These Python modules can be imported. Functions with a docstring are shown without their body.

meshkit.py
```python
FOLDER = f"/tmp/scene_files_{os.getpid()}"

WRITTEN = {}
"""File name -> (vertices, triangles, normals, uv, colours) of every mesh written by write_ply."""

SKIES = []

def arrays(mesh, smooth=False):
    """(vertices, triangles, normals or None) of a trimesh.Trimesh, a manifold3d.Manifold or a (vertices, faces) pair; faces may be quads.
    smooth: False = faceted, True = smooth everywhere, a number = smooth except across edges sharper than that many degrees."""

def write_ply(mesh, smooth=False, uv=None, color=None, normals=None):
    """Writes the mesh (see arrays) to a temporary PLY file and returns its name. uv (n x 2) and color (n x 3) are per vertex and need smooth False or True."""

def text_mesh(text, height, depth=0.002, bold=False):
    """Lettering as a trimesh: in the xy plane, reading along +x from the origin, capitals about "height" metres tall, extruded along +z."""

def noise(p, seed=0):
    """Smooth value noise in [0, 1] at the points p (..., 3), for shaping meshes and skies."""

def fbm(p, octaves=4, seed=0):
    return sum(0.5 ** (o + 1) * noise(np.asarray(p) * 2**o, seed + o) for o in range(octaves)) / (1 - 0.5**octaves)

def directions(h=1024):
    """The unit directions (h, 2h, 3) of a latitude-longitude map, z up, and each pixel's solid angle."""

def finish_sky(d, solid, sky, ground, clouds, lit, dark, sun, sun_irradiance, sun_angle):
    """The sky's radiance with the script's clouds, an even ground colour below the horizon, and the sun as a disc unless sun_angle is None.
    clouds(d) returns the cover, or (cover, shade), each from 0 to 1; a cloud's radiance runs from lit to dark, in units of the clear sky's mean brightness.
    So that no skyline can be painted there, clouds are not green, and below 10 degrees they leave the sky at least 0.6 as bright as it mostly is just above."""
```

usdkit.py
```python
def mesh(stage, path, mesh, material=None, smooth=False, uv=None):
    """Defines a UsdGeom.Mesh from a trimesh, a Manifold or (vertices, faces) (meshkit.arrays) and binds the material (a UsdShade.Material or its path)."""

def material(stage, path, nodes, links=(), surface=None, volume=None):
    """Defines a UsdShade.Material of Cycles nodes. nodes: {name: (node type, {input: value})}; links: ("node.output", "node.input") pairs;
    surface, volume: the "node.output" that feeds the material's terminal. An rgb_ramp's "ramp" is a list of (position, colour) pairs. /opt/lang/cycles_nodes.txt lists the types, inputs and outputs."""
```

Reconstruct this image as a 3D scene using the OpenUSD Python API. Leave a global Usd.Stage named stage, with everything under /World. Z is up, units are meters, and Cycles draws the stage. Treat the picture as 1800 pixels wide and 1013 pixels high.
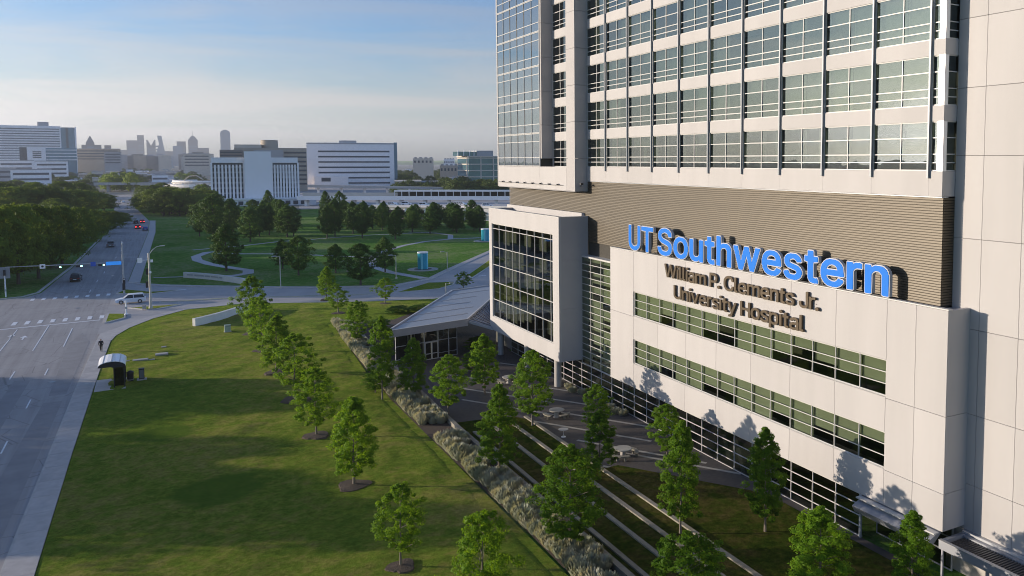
import math, random
import numpy as np, trimesh, manifold3d as m3, shapely
from shapely.geometry import Polygon, LineString, Point
import usdkit, meshkit
from pxr import Usd, UsdGeom, UsdLux, UsdShade, Gf, Sdf, Vt

stage = Usd.Stage.CreateInMemory()
UsdGeom.SetStageUpAxis(stage, UsdGeom.Tokens.z)
UsdGeom.SetStageMetersPerUnit(stage, 1.0)
UsdGeom.Xform.Define(stage, '/World')
R = random.Random(7)
NR = np.random.default_rng(7)

# ------------------------------------------------------------------ camera
# x runs into the hospital (its long front is a plane x = const), y runs along that front, z is up
F, CX, HY, CAMH = 1450.0, 1130.0, 284.0, 26.0
PITCH = math.atan(1450 / 20000.0)
CY = HY + F * math.tan(PITCH)
AZ = math.atan((CX - 270) / math.hypot(F, F * math.tan(PITCH)))
FW = np.array([math.sin(AZ) * math.cos(PITCH), math.cos(AZ) * math.cos(PITCH), -math.sin(PITCH)])
RT = np.array([math.cos(AZ), -math.sin(AZ), 0.0])
UP = np.cross(RT, FW)
EYE = np.array([0, 0, CAMH])
cam = UsdGeom.Camera.Define(stage, '/World/camera')
M4 = Gf.Matrix4d(*[float(a) for row in (np.r_[RT, 0], np.r_[UP, 0], np.r_[-FW, 0], np.r_[EYE, 1]) for a in row])
cam.AddTransformOp().Set(M4)
cam.CreateHorizontalApertureAttr(36.0)
cam.CreateVerticalApertureAttr(36.0 * 576 / 1024)
cam.CreateFocalLengthAttr(F / 1800 * 36.0)
cam.CreateHorizontalApertureOffsetAttr((900 - CX) / 1800 * 36.0)
cam.CreateVerticalApertureOffsetAttr((CY - 506.5) / 1800 * 36.0)
cam.CreateClippingRangeAttr(Gf.Vec2f(0.5, 40000))
cam.CreateExposureAttr(0.6)

# ------------------------------------------------------------------ sky and sun
SUN = np.array([-1.0, 0.62, 0]); SUN /= np.linalg.norm(SUN)
ELEV = math.radians(7.0)
SUNDIR = np.array([SUN[0] * math.cos(ELEV), SUN[1] * math.cos(ELEV), math.sin(ELEV)])
sky = UsdLux.DomeLight.Define(stage, '/World/sky')
usdkit.material(stage, '/World/Looks/sky', {
    'sky': ('sky_texture', {'sky_type': 'single_scattering', 'sun_disc': False, 'sun_elevation': ELEV, 'sun_rotation': math.atan2(SUN[0], SUN[1]), 'altitude': 100.0, 'air_density': 1.0, 'aerosol_density': 1.0, 'ozone_density': 1.3}),
    'tc': ('texture_coordinate', {}),
    'sep': ('separate_xyz', {}),
    'map': ('mapping', {'mapping_type': 'point', 'scale': (1.3, 1.3, 13.0), 'rotation': (0.12, 0.14, 0.3)}),
    'n1': ('noise_texture', {'scale': 1.7, 'detail': 6.0, 'roughness': 0.55, 'distortion': 0.6}),
    'ramp': ('rgb_ramp', {'ramp': [(0.0, (0, 0, 0)), (0.40, (0, 0, 0)), (0.60, (0.9, 0.9, 0.9)), (1.0, (1, 1, 1))]}),
    'low': ('map_range', {'from_min': 0.03, 'from_max': 0.20, 'to_min': 0.95, 'to_max': 0.18, 'clamp': True}),
    'fac': ('math', {'math_type': 'multiply'}),
    'haze': ('map_range', {'range_type': 'smoothstep', 'from_min': 0.0, 'from_max': 0.15, 'to_min': 0.6, 'to_max': 0.0, 'clamp': True}),
    'bw': ('rgb_to_bw', {}),
    'lit': ('mix', {'mix_type': 'multiply', 'fac': 1.0, 'color2': (1.42, 1.34, 1.30)}),
    'grey': ('mix', {'mix_type': 'multiply', 'fac': 1.0, 'color2': (1.22, 1.20, 1.21)}),
    'm1': ('mix', {'mix_type': 'mix'}),
    'm2': ('mix', {'mix_type': 'mix'}),
    'tint': ('mix', {'mix_type': 'multiply', 'fac': 1.0, 'color2': (0.62, 0.89, 1.47)}),
    'bg': ('background_shader', {'strength': 0.114})},
    [('tc.generated', 'map.vector'), ('map.vector', 'n1.vector'), ('n1.fac', 'ramp.fac'), ('tc.generated', 'sep.vector'), ('sep.z', 'low.value'), ('sep.z', 'haze.value'),
     ('ramp.color', 'fac.value1'), ('low.result', 'fac.value2'), ('sky.color', 'tint.color1'), ('tint.color', 'bw.color'), ('bw.val', 'lit.color1'), ('bw.val', 'grey.color1'),
     ('tint.color', 'm1.color1'), ('grey.color', 'm1.color2'), ('haze.result', 'm1.fac'),
     ('m1.color', 'm2.color1'), ('lit.color', 'm2.color2'), ('fac.value', 'm2.fac'), ('m2.color', 'bg.color')], surface='bg.background')
UsdShade.MaterialBindingAPI.Apply(sky.GetPrim()).Bind(UsdShade.Material.Get(stage, '/World/Looks/sky'))
sky.GetPrim().SetCustomDataByKey('kind', 'structure')
sun = UsdLux.DistantLight.Define(stage, '/World/sun')
sun.CreateIntensityAttr(1.13); sun.CreateAngleAttr(0.5); sun.CreateColorAttr(Gf.Vec3f(1.0, 0.86, 0.71))
sun.CreateNormalizeAttr(True)
zz = SUNDIR; xx = np.cross([0, 0, 1], zz); xx /= np.linalg.norm(xx); yy = np.cross(zz, xx)
sun.AddTransformOp().Set(Gf.Matrix4d(*[float(a) for row in (np.r_[xx, 0], np.r_[yy, 0], np.r_[zz, 0], [0, 0, 200, 1]) for a in row]))


# ------------------------------------------------------------------ helpers
def ground_at(px, py, z=0.0):                # where the sight line of a photo pixel meets a level plane
    r = FW * F + RT * (px - CX) - UP * (py - CY)
    return EYE + r * ((z - CAMH) / r[2])


def seen_at(p):                              # photo pixel of a point
    d = np.asarray(p, float) - EYE
    return CX + F * (d @ RT) / (d @ FW), CY - F * (d @ UP) / (d @ FW)


def height_at(x, y, py):                     # height above (x, y) that appears at photo row py
    lo, hi = 0.0, 400.0
    for _ in range(50):
        m = (lo + hi) / 2
        if seen_at((x, y, m))[1] > py: lo = m
        else: hi = m
    return lo


FH = np.array([math.sin(AZ), math.cos(AZ), 0])


def far_at(px, D):                           # ground point at forward distance D on the bearing of a photo column
    return FH * D + RT * ((px - CX) / F * D)


def far_z(py, D): return CAMH + (HY - py) * D / F


NAMES = {}


def numbered(parent, name):
    k = (parent, name); n = NAMES.get(k, 0); NAMES[k] = n + 1
    return name if n == 0 else f'{name}_{n:03d}'


def path_of(parent): return '/World' if parent is None else str(parent.GetPath())


class MB:
    def __init__(s): s.v, s.f, s.n = [], [], 0

    def add(s, v, f):
        v = np.asarray(v, float); f = np.asarray(f, int)
        if len(f) and f.shape[1] == 4: f = np.vstack([f[:, [0, 1, 2]], f[:, [0, 2, 3]]])
        s.v.append(v); s.f.append(f + s.n); s.n += len(v); return s

    def box(s, x0, x1, y0, y1, z0, z1):
        v = [(x, y, z) for z in (z0, z1) for y in (y0, y1) for x in (x0, x1)]
        return s.add(v, [(0, 2, 3, 1), (4, 5, 7, 6), (0, 1, 5, 4), (2, 6, 7, 3), (0, 4, 6, 2), (1, 3, 7, 5)])

    def hexa(s, bot, top):                    # two quads, counter-clockwise seen from above
        return s.add(list(bot) + list(top), [(3, 2, 1, 0), (4, 5, 6, 7), (0, 1, 5, 4), (1, 2, 6, 5), (2, 3, 7, 6), (3, 0, 4, 7)])

    def prism(s, pts, z0, z1):
        p = pts if isinstance(pts, Polygon) else Polygon(pts)
        if not p.is_valid: p = p.buffer(0)
        for g in getattr(p, 'geoms', [p]):
            t = trimesh.creation.extrude_polygon(shapely.geometry.polygon.orient(g), z1 - z0, engine='earcut')
            t.apply_translation((0, 0, z0)); s.add(t.vertices, t.faces)
        return s

    def tube(s, p, q, r0, r1=None, n=8, caps=True):
        p, q = np.asarray(p, float), np.asarray(q, float); r1 = r0 if r1 is None else r1
        d = q - p; d /= np.linalg.norm(d) + 1e-12
        a = np.cross(d, [0, 0, 1] if abs(d[2]) < 0.9 else [1, 0, 0]); a /= np.linalg.norm(a); b = np.cross(d, a)
        t = np.arange(n) * 2 * math.pi / n
        ring = np.cos(t)[:, None] * a + np.sin(t)[:, None] * b
        v = np.vstack([p + ring * r0, q + ring * r1, [p], [q]])
        f = []
        for i in range(n):
            j = (i + 1) % n
            f += [(i, j, n + j), (i, n + j, n + i)]
            if caps: f += [(2 * n, j, i), (2 * n + 1, n + i, n + j)]
        return s.add(v, f)

    def lathe(s, c, prof, n=16):              # prof: (radius, z) upward
        t = np.arange(n) * 2 * math.pi / n
        v = np.vstack([np.c_[c[0] + r * np.cos(t), c[1] + r * np.sin(t), np.full(n, c[2] + z)] for r, z in prof])
        f = [(k * n + i, k * n + (i + 1) % n, (k + 1) * n + (i + 1) % n, (k + 1) * n + i) for k in range(len(prof) - 1) for i in range(n)]
        s.add(v, f)
        top = np.vstack([v[-n:], [[c[0], c[1], c[2] + prof[-1][1]]]])
        return s.add(top, [(i, (i + 1) % n, n) for i in range(n)])

    def mesh(s, m, T=None):
        v, f, _ = meshkit.arrays(m)
        if T is not None: v = v @ np.asarray(T)[:3, :3].T + np.asarray(T)[:3, 3]
        return s.add(v, f)

    def arrays(s): return np.vstack(s.v), np.vstack(s.f)

    def build(s, name, material, parent=None, smooth=False, label=None, cat=None, group=None, kind=None):
        pp = path_of(parent)
        m = usdkit.mesh(stage, pp + '/' + numbered(pp, name), s.arrays(), material, smooth)
        return tag(m.GetPrim(), label, cat, group, kind)


def tag(p, label=None, cat=None, group=None, kind=None):
    for k, v in (('label', label), ('category', cat), ('group', group), ('kind', kind)):
        if v: p.SetCustomDataByKey(k, v)
    return p


def thing(name, label=None, cat=None, loc=(0, 0, 0), rotz=0.0, group=None, scale=None, kind=None):
    x = UsdGeom.Xform.Define(stage, '/World/' + numbered('/World', name))
    x.AddTranslateOp().Set(Gf.Vec3d(*map(float, loc))); x.AddRotateZOp().Set(math.degrees(rotz))
    if scale is not None: x.AddScaleOp().Set(Gf.Vec3f(*map(float, scale)))
    return tag(x.GetPrim(), label, cat, group, kind)


def dup(src, loc, rotz=0.0, label=None, group=None, scale=None, name=None):
    was = src.GetCustomData()
    base = name or src.GetName().rstrip('0123456789').rstrip('_')
    r = thing(base, label or was['label'], was['category'], loc, rotz, group or was.get('group'), scale)
    r.GetReferences().AddInternalReference(src.GetPath()); r.SetInstanceable(True)
    return r


LOOK = {}


def look(name, nodes, links, surface='p.BSDF', volume=None):
    LOOK[name] = usdkit.material(stage, '/World/Looks/' + name, nodes, links, surface=surface, volume=volume)
    return LOOK[name]


def plain(name, col, rough=0.6, vary=0.12, scale=0.6, bump=0.0, bscale=30.0, metal=0.0, spec=0.5, emit=0.0, ecol=None, rand=0.0, streak=False):
    c = np.array(col, float)
    n = {'p': ('principled_bsdf', {'roughness': rough, 'metallic': metal, 'specular_ior_level': spec}),
         'g': ('geometry', {}), 'n': ('noise_texture', {'scale': scale, 'detail': 5.0, 'roughness': 0.6}),
         'r': ('rgb_ramp', {'ramp': [(0.25, tuple(c * (1 - vary))), (0.75, tuple(np.minimum(c * (1 + vary), 1)))]})}
    l = [('g.position', 'n.vector'), ('n.fac', 'r.fac')]
    if streak:
        n['mp'] = ('mapping', {'mapping_type': 'point', 'scale': (1.0, 1.0, 0.12)}); l[0] = ('g.position', 'mp.vector'); l.append(('mp.vector', 'n.vector'))
    out = 'r.color'
    if rand:
        n['o'] = ('object_info', {}); n['mr'] = ('map_range', {'from_min': 0.0, 'from_max': 1.0, 'to_min': 1 - rand, 'to_max': 1 + rand})
        n['mm'] = ('vector_math', {'math_type': 'scale'}); l += [('o.random', 'mr.value'), ('r.color', 'mm.vector1'), ('mr.result', 'mm.scale')]; out = 'mm.vector'
    l.append((out, 'p.base_color'))
    if bump:
        n['n2'] = ('noise_texture', {'scale': bscale, 'detail': 3.0}); n['b'] = ('bump', {'distance': bump, 'strength': 1.0})
        l += [('g.position', 'n2.vector'), ('n2.fac', 'b.height'), ('b.normal', 'p.normal')]
    if emit:
        n['p'][1].update({'emission_color': tuple(ecol or col), 'emission_strength': emit})
    return look(name, n, l)


def pane_look(name, tint, ior, refl=(1, 1, 1), rough=0.0, wav=0.0):
    n = {'t': ('transparent_bsdf', {'color': tint}), 'g': ('glossy_bsdf', {'color': refl, 'roughness': rough}), 'ge0': ('geometry', {}), 'dt': ('vector_math', {'math_type': 'dot_product'}), 'ab': ('math', {'math_type': 'absolute'}), 'om': ('math', {'math_type': 'subtract', 'value1': 1.0}), 'pw': ('math', {'math_type': 'power', 'value2': 4.5}), 'fr': ('math', {'math_type': 'multiply_add', 'value2': 1 - ior, 'value3': ior}), 'm': ('mix_closure', {})}
    l = [('ge0.normal', 'dt.vector1'), ('ge0.incoming', 'dt.vector2'), ('dt.value', 'ab.value1'), ('ab.value', 'om.value2'), ('om.value', 'pw.value1'), ('pw.value', 'fr.value1'), ('fr.value', 'm.fac'), ('t.BSDF', 'm.closure1'), ('g.BSDF', 'm.closure2')]
    if wav:
        n['ge'] = ('geometry', {}); n['n'] = ('noise_texture', {'scale': 0.9, 'detail': 1.0}); n['b'] = ('bump', {'distance': wav, 'strength': 1.0})
        l += [('ge.position', 'n.vector'), ('n.fac', 'b.height'), ('b.normal', 'g.normal')]
    return look(name, n, l, surface='m.closure')


def leaf_look(name, col, var=0.35, trans=0.35):
    c = np.array(col, float)
    n = {'g': ('geometry', {}), 'o': ('object_info', {}), 'a': ('math', {'math_type': 'add'}), 'h': ('math', {'math_type': 'multiply', 'value2': 0.5}),
         'r': ('rgb_ramp', {'ramp': [(0.0, tuple(c * (1 - var) * [0.9, 1, 0.9])), (0.5, tuple(c)), (1.0, tuple(c * (1 + var) * [1.25, 1.05, 0.8]))]}),
         'd': ('principled_bsdf', {'roughness': 0.55, 'specular_ior_level': 0.12}), 't': ('translucent_bsdf', {}), 'tm': ('mix', {'mix_type': 'multiply', 'fac': 1.0, 'color2': (1.9, 1.6, 0.9)}), 'm': ('mix_closure', {'fac': trans})}
    l = [('g.random_per_island', 'a.value1'), ('o.random', 'a.value2'), ('a.value', 'h.value1'), ('h.value', 'r.fac'), ('r.color', 'd.base_color'), ('r.color', 'tm.color1'), ('tm.color', 't.color'),
         ('d.BSDF', 'm.closure1'), ('t.BSDF', 'm.closure2')]
    return look(name, n, l, surface='m.closure')


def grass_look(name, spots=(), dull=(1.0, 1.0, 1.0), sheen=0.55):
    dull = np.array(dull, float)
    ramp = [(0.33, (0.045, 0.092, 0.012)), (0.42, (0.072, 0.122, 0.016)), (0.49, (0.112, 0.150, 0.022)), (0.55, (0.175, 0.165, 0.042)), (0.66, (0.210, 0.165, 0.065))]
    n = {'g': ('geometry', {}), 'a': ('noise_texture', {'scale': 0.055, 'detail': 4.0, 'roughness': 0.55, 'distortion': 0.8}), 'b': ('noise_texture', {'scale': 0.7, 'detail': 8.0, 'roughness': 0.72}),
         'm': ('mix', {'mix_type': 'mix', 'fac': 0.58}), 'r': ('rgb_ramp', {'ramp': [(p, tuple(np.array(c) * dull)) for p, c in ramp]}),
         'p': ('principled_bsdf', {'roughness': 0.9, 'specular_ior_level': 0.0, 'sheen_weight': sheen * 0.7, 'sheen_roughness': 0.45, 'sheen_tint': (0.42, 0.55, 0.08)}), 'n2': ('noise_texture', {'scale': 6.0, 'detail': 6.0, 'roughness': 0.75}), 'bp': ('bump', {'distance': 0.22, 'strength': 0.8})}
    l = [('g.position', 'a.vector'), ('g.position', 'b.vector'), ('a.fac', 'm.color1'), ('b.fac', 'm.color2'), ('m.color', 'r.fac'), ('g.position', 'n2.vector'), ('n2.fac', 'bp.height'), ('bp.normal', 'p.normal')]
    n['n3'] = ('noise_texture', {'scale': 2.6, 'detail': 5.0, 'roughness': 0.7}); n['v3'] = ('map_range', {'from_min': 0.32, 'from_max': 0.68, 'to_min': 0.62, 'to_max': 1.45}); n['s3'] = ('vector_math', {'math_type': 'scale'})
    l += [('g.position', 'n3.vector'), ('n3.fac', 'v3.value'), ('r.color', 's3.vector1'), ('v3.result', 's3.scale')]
    last = 's3.vector'
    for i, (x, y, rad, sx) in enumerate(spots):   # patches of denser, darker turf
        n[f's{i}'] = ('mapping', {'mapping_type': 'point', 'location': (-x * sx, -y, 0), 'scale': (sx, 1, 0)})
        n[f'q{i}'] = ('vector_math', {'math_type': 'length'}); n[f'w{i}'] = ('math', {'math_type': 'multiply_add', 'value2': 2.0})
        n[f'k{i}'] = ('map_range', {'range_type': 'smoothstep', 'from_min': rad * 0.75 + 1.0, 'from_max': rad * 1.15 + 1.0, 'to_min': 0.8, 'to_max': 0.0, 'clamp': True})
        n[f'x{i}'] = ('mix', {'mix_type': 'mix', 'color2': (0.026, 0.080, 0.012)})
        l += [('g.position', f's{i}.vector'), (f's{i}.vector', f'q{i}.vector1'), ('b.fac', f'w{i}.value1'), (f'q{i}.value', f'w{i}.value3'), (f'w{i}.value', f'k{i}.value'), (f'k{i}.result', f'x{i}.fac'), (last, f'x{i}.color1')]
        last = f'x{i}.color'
    l.append((last, 'p.base_color'))
    return look(name, n, l)


# ------------------------------------------------------------------ materials
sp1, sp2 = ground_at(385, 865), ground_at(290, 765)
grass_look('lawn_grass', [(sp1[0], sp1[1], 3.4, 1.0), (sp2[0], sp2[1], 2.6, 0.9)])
grass_look('park_grass', dull=(1.0, 1.45, 2.0), sheen=0.05)
look('asphalt', {'g': ('geometry', {}), 'a': ('noise_texture', {'scale': 0.12, 'detail': 5.0}), 'mp': ('mapping', {'mapping_type': 'point', 'scale': (1.5, 0.035, 1.0)}), 'b': ('noise_texture', {'scale': 1.0, 'detail': 4.0, 'roughness': 0.6}), 'm': ('mix', {'mix_type': 'mix', 'fac': 0.6}),
    'r': ('rgb_ramp', {'ramp': [(0.25, (0.26, 0.243, 0.228)), (0.5, (0.36, 0.338, 0.318)), (0.75, (0.44, 0.415, 0.39))]}), 'c': ('voronoi_texture', {'feature': 'distance_to_edge', 'scale': 0.22}), 'ck': ('map_range', {'from_min': 0.0, 'from_max': 0.012, 'to_min': 0.55, 'to_max': 0.0, 'clamp': True}), 'x': ('mix', {'mix_type': 'mix', 'color2': (0.10, 0.095, 0.09)}),
    'p': ('principled_bsdf', {'roughness': 0.85, 'specular_ior_level': 0.3})},
    [('g.position', 'a.vector'), ('g.position', 'mp.vector'), ('mp.vector', 'b.vector'), ('a.fac', 'm.color1'), ('b.fac', 'm.color2'), ('m.color', 'r.fac'), ('g.position', 'c.vector'), ('c.distance', 'ck.value'), ('ck.result', 'x.fac'), ('r.color', 'x.color1'), ('x.color', 'p.base_color')])
plain('asphalt_patch', (0.29, 0.275, 0.262), 0.85, 0.15, 0.5)
plain('asphalt_light', (0.40, 0.377, 0.355), 0.85, 0.15, 0.2)
plain('marking', (0.80, 0.80, 0.79), 0.7, 0.25, 2.5)
plain('concrete', (0.46, 0.43, 0.395), 0.85, 0.14, 1.2, rand=0.06)
plain('concrete_light', (0.36, 0.345, 0.32), 0.8, 0.12, 0.4)
plain('kerb', (0.47, 0.45, 0.41), 0.85, 0.18, 0.8)
plain('stone_light', (0.36, 0.335, 0.29), 0.85, 0.15, 2.0)
plain('wall_white', (0.66, 0.64, 0.60), 0.7, 0.08, 0.6)
plain('paver', (0.075, 0.063, 0.056), 0.8, 0.2, 3.0)
plain('terrace_stone', (0.25, 0.225, 0.175), 0.85, 0.2, 2.0, rand=0.08)
plain('mulch', (0.085, 0.06, 0.042), 0.95, 0.45, 9.0, 0.08, 14)
plain('cladding', (0.405, 0.385, 0.370), 0.7, 0.07, 0.35, rand=0.04, streak=True)
plain('cladding_grey', (0.37, 0.347, 0.333), 0.7, 0.05, 0.35, rand=0.02)
plain('louver', (0.078, 0.061, 0.037), 0.5, 0.06, 0.4, metal=0.25, rand=0.05)
plain('dark_gap', (0.05, 0.045, 0.036), 0.9)
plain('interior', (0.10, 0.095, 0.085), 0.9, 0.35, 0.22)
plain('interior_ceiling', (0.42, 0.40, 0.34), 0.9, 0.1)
plain('blind', (0.46, 0.46, 0.38), 0.9, 0.16, 0.13)
plain('frame', (0.52, 0.505, 0.475), 0.4, 0.04)
plain('frame_grey', (0.42, 0.43, 0.44), 0.4, 0.05, metal=0.2)
plain('fin', (0.22, 0.235, 0.25), 0.45, 0.06, metal=0.2)
plain('corner_column', (0.75, 0.74, 0.72), 0.25, 0.02, metal=0.1)
plain('roof_grey', (0.36, 0.345, 0.33), 0.8, 0.12, 0.3)
plain('metal_roof', (0.34, 0.35, 0.36), 0.45, 0.08, 0.15, metal=0.35)
plain('canopy_metal', (0.30, 0.31, 0.335), 0.5, 0.08, 0.8, metal=0.3)
plain('dark_slat', (0.06, 0.055, 0.055), 0.5)
plain('sign_blue', (0.004, 0.135, 0.50), 0.5, 0.06, 0.5, spec=0.15, emit=0.10, ecol=(0.02, 0.22, 0.95))
plain('sign_white', (0.46, 0.46, 0.48), 0.4, 0.02)
plain('sign_side', (0.48, 0.47, 0.47), 0.5, 0.03)
plain('bronze', (0.068, 0.047, 0.025), 0.4, 0.12, 1.0, metal=0.35)
pane_look('pane_tower', (0.24, 0.28, 0.25), 0.23, (0.64, 0.69, 0.66), 0.0, 0.004)
pane_look('pane_lower', (0.47, 0.52, 0.43), 0.09, (0.9, 0.98, 0.9), 0.0, 0.003)
pane_look('pane_curtain', (0.18, 0.20, 0.19), 0.36, (0.78, 0.84, 0.88), 0.0, 0.004)
pane_look('pane_dark', (0.30, 0.32, 0.28), 0.085, (0.9, 0.95, 0.9), 0.0, 0.003)
plain('trunk', (0.19, 0.155, 0.12), 0.9, 0.25, 6.0, 0.02, 20)
plain('trunk_dark', (0.07, 0.055, 0.045), 0.9, 0.25, 4.0)
leaf_look('leaf_lawn', (0.15, 0.27, 0.014), 0.35, 0.45)
leaf_look('leaf_plaza', (0.13, 0.245, 0.014), 0.35, 0.45)
leaf_look('leaf_park', (0.075, 0.150, 0.022), 0.35, 0.25)
leaf_look('leaf_forest', (0.130, 0.195, 0.020), 0.45, 0.28)
leaf_look('leaf_far', (0.085, 0.125, 0.026), 0.35, 0.25)
leaf_look('leaf_bright', (0.17, 0.25, 0.035), 0.3, 0.3)
leaf_look('leaf_sage', (0.40, 0.405, 0.33), 0.25, 0.25)
plain('galv', (0.42, 0.42, 0.41), 0.5, 0.08, metal=0.4)
plain('pole_tan', (0.46, 0.43, 0.36), 0.6, 0.08)
plain('black', (0.018, 0.018, 0.02), 0.5)
plain('white_paint', (0.78, 0.78, 0.77), 0.5, 0.04)
plain('street_blue', (0.02, 0.16, 0.55), 0.4, 0.03, emit=0.35, ecol=(0.03, 0.28, 0.85))
plain('route_blue', (0.03, 0.10, 0.45), 0.4, 0.03)
plain('green_lamp', (0.2, 0.9, 0.7), 0.4, 0.0, emit=9.0, ecol=(0.35, 1.0, 0.8))
plain('tail_lamp', (0.6, 0.02, 0.02), 0.4, 0.0, emit=4.0, ecol=(1.0, 0.05, 0.05))
plain('red_glass', (0.25, 0.01, 0.012), 0.3, 0.0)
plain('headlamp', (0.8, 0.8, 0.8), 0.15, 0.0)
plain('tyre', (0.02, 0.02, 0.02), 0.8)
plain('rim', (0.42, 0.42, 0.43), 0.35, 0.0, metal=0.7)
plain('car_glass', (0.012, 0.014, 0.016), 0.08)
for nm, c in dict(car_silver=(0.62, 0.63, 0.66), car_black=(0.016, 0.016, 0.018), car_white=(0.75, 0.75, 0.75), car_red=(0.25, 0.02, 0.02), car_blue=(0.05, 0.10, 0.28), car_grey=(0.16, 0.17, 0.18)).items():
    plain(nm, c, 0.28, 0.0)
plain('far_white', (0.82, 0.78, 0.76), 0.7, 0.04, 0.05)
plain('far_cream', (0.55, 0.47, 0.38), 0.8, 0.06, 0.05)
plain('far_tan', (0.38, 0.32, 0.25), 0.8, 0.07, 0.05)
plain('far_grey', (0.36, 0.35, 0.345), 0.8, 0.06, 0.05)
plain('far_brown', (0.22, 0.19, 0.165), 0.8, 0.06, 0.05)
plain('far_glass', (0.05, 0.065, 0.08), 0.12, 0.2, 0.04)
plain('far_blue_glass', (0.10, 0.20, 0.27), 0.15, 0.2, 0.03, metal=0.3)
plain('far_teal_glass', (0.10, 0.19, 0.20), 0.12, 0.2, 0.05, metal=0.4)
plain('city_grey', (0.085, 0.09, 0.10), 0.5, 0.1, 0.01)
plain('city_blue', (0.10, 0.16, 0.22), 0.35, 0.1, 0.01, metal=0.3)
plain('teal_glass', (0.03, 0.30, 0.40), 0.12, 0.08, 0.5, spec=0.8)
plain('teal_light', (0.20, 0.55, 0.62), 0.15, 0.05)
plain('path', (0.46, 0.445, 0.44), 0.85, 0.1, 0.5)
plain('clothes_dark', (0.022, 0.022, 0.026), 0.85)
plain('skin', (0.36, 0.22, 0.16), 0.6)
plain('hair', (0.02, 0.015, 0.012), 0.6)
plain('shelter_roof', (0.80, 0.79, 0.78), 0.4, 0.06, 0.8)
pane_look('shelter_glass', (0.30, 0.30, 0.33), 0.05)
plain('utility_green', (0.33, 0.40, 0.33), 0.6, 0.06)
L = LOOK

# ------------------------------------------------------------------ ground, roads, paths (sheets, each a few millimetres above the one below)
MB().add([(-16000, -4000, 0), (16000, -4000, 0), (16000, 26000, 0), (-16000, 26000, 0)], [(0, 1, 2, 3)]).build('ground', L['park_grass'], kind='structure')


def sheet(name, pts, z, material, label=None, kind='structure', cat=None, parent=None):
    p = pts if isinstance(pts, Polygon) else Polygon(pts)
    p = p.buffer(0)
    m = MB()
    for g in getattr(p, 'geoms', [p]):
        v, f = trimesh.creation.triangulate_polygon(shapely.geometry.polygon.orient(g), engine='earcut')
        m.add(np.c_[v, np.full(len(v), z)], f)
    return m.build(name, material, parent, label=label, cat=cat, kind=kind)


ROAD_R = [(-10.6, -30), (-9.3, 64), (-8.7, 111), (-8.1, 142), (-7.9, 148), (-7.4, 165), (-7.2, 185), (-5.8, 207), (-5.2, 236), (-4.0, 290), (-2.7, 352), (-2.6, 420), (-6, 480), (-10, 550), (-13, 640), (-16, 760)]
ROAD_L = [(-44, 760), (-34, 690), (-25, 620), (-20.5, 553), (-17, 480), (-15.6, 400), (-16.1, 329), (-17.9, 246), (-19.2, 221), (-20.1, 200), (-22.2, 195.4), (-26, 194), (-60, 196), (-140, 214), (-140, 190), (-70, 176), (-30, 166), (-26, 160), (-25, 120), (-26, 64), (-27, -30)]
sheet('road', ROAD_R + ROAD_L, 0.006, L['asphalt'])
DRIVE = [(-8.3, 147), (-5.8, 151.2), (-1.3, 160), (3.8, 165.2), (10.6, 166.6), (17, 164.4), (25.9, 160.3), (33.7, 157), (44.7, 153.7), (51, 156.4), (60.5, 166), (90, 208), (140, 280), (125, 288), (83.3, 226.9), (59.8, 192.3), (52, 179.9), (42.2, 173.6), (29, 178.9), (20.6, 184.3), (12.3, 190), (1.7, 197.8), (-2.9, 202.7), (-4.6, 214), (-6.6, 207), (-7.8, 185)]
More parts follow.
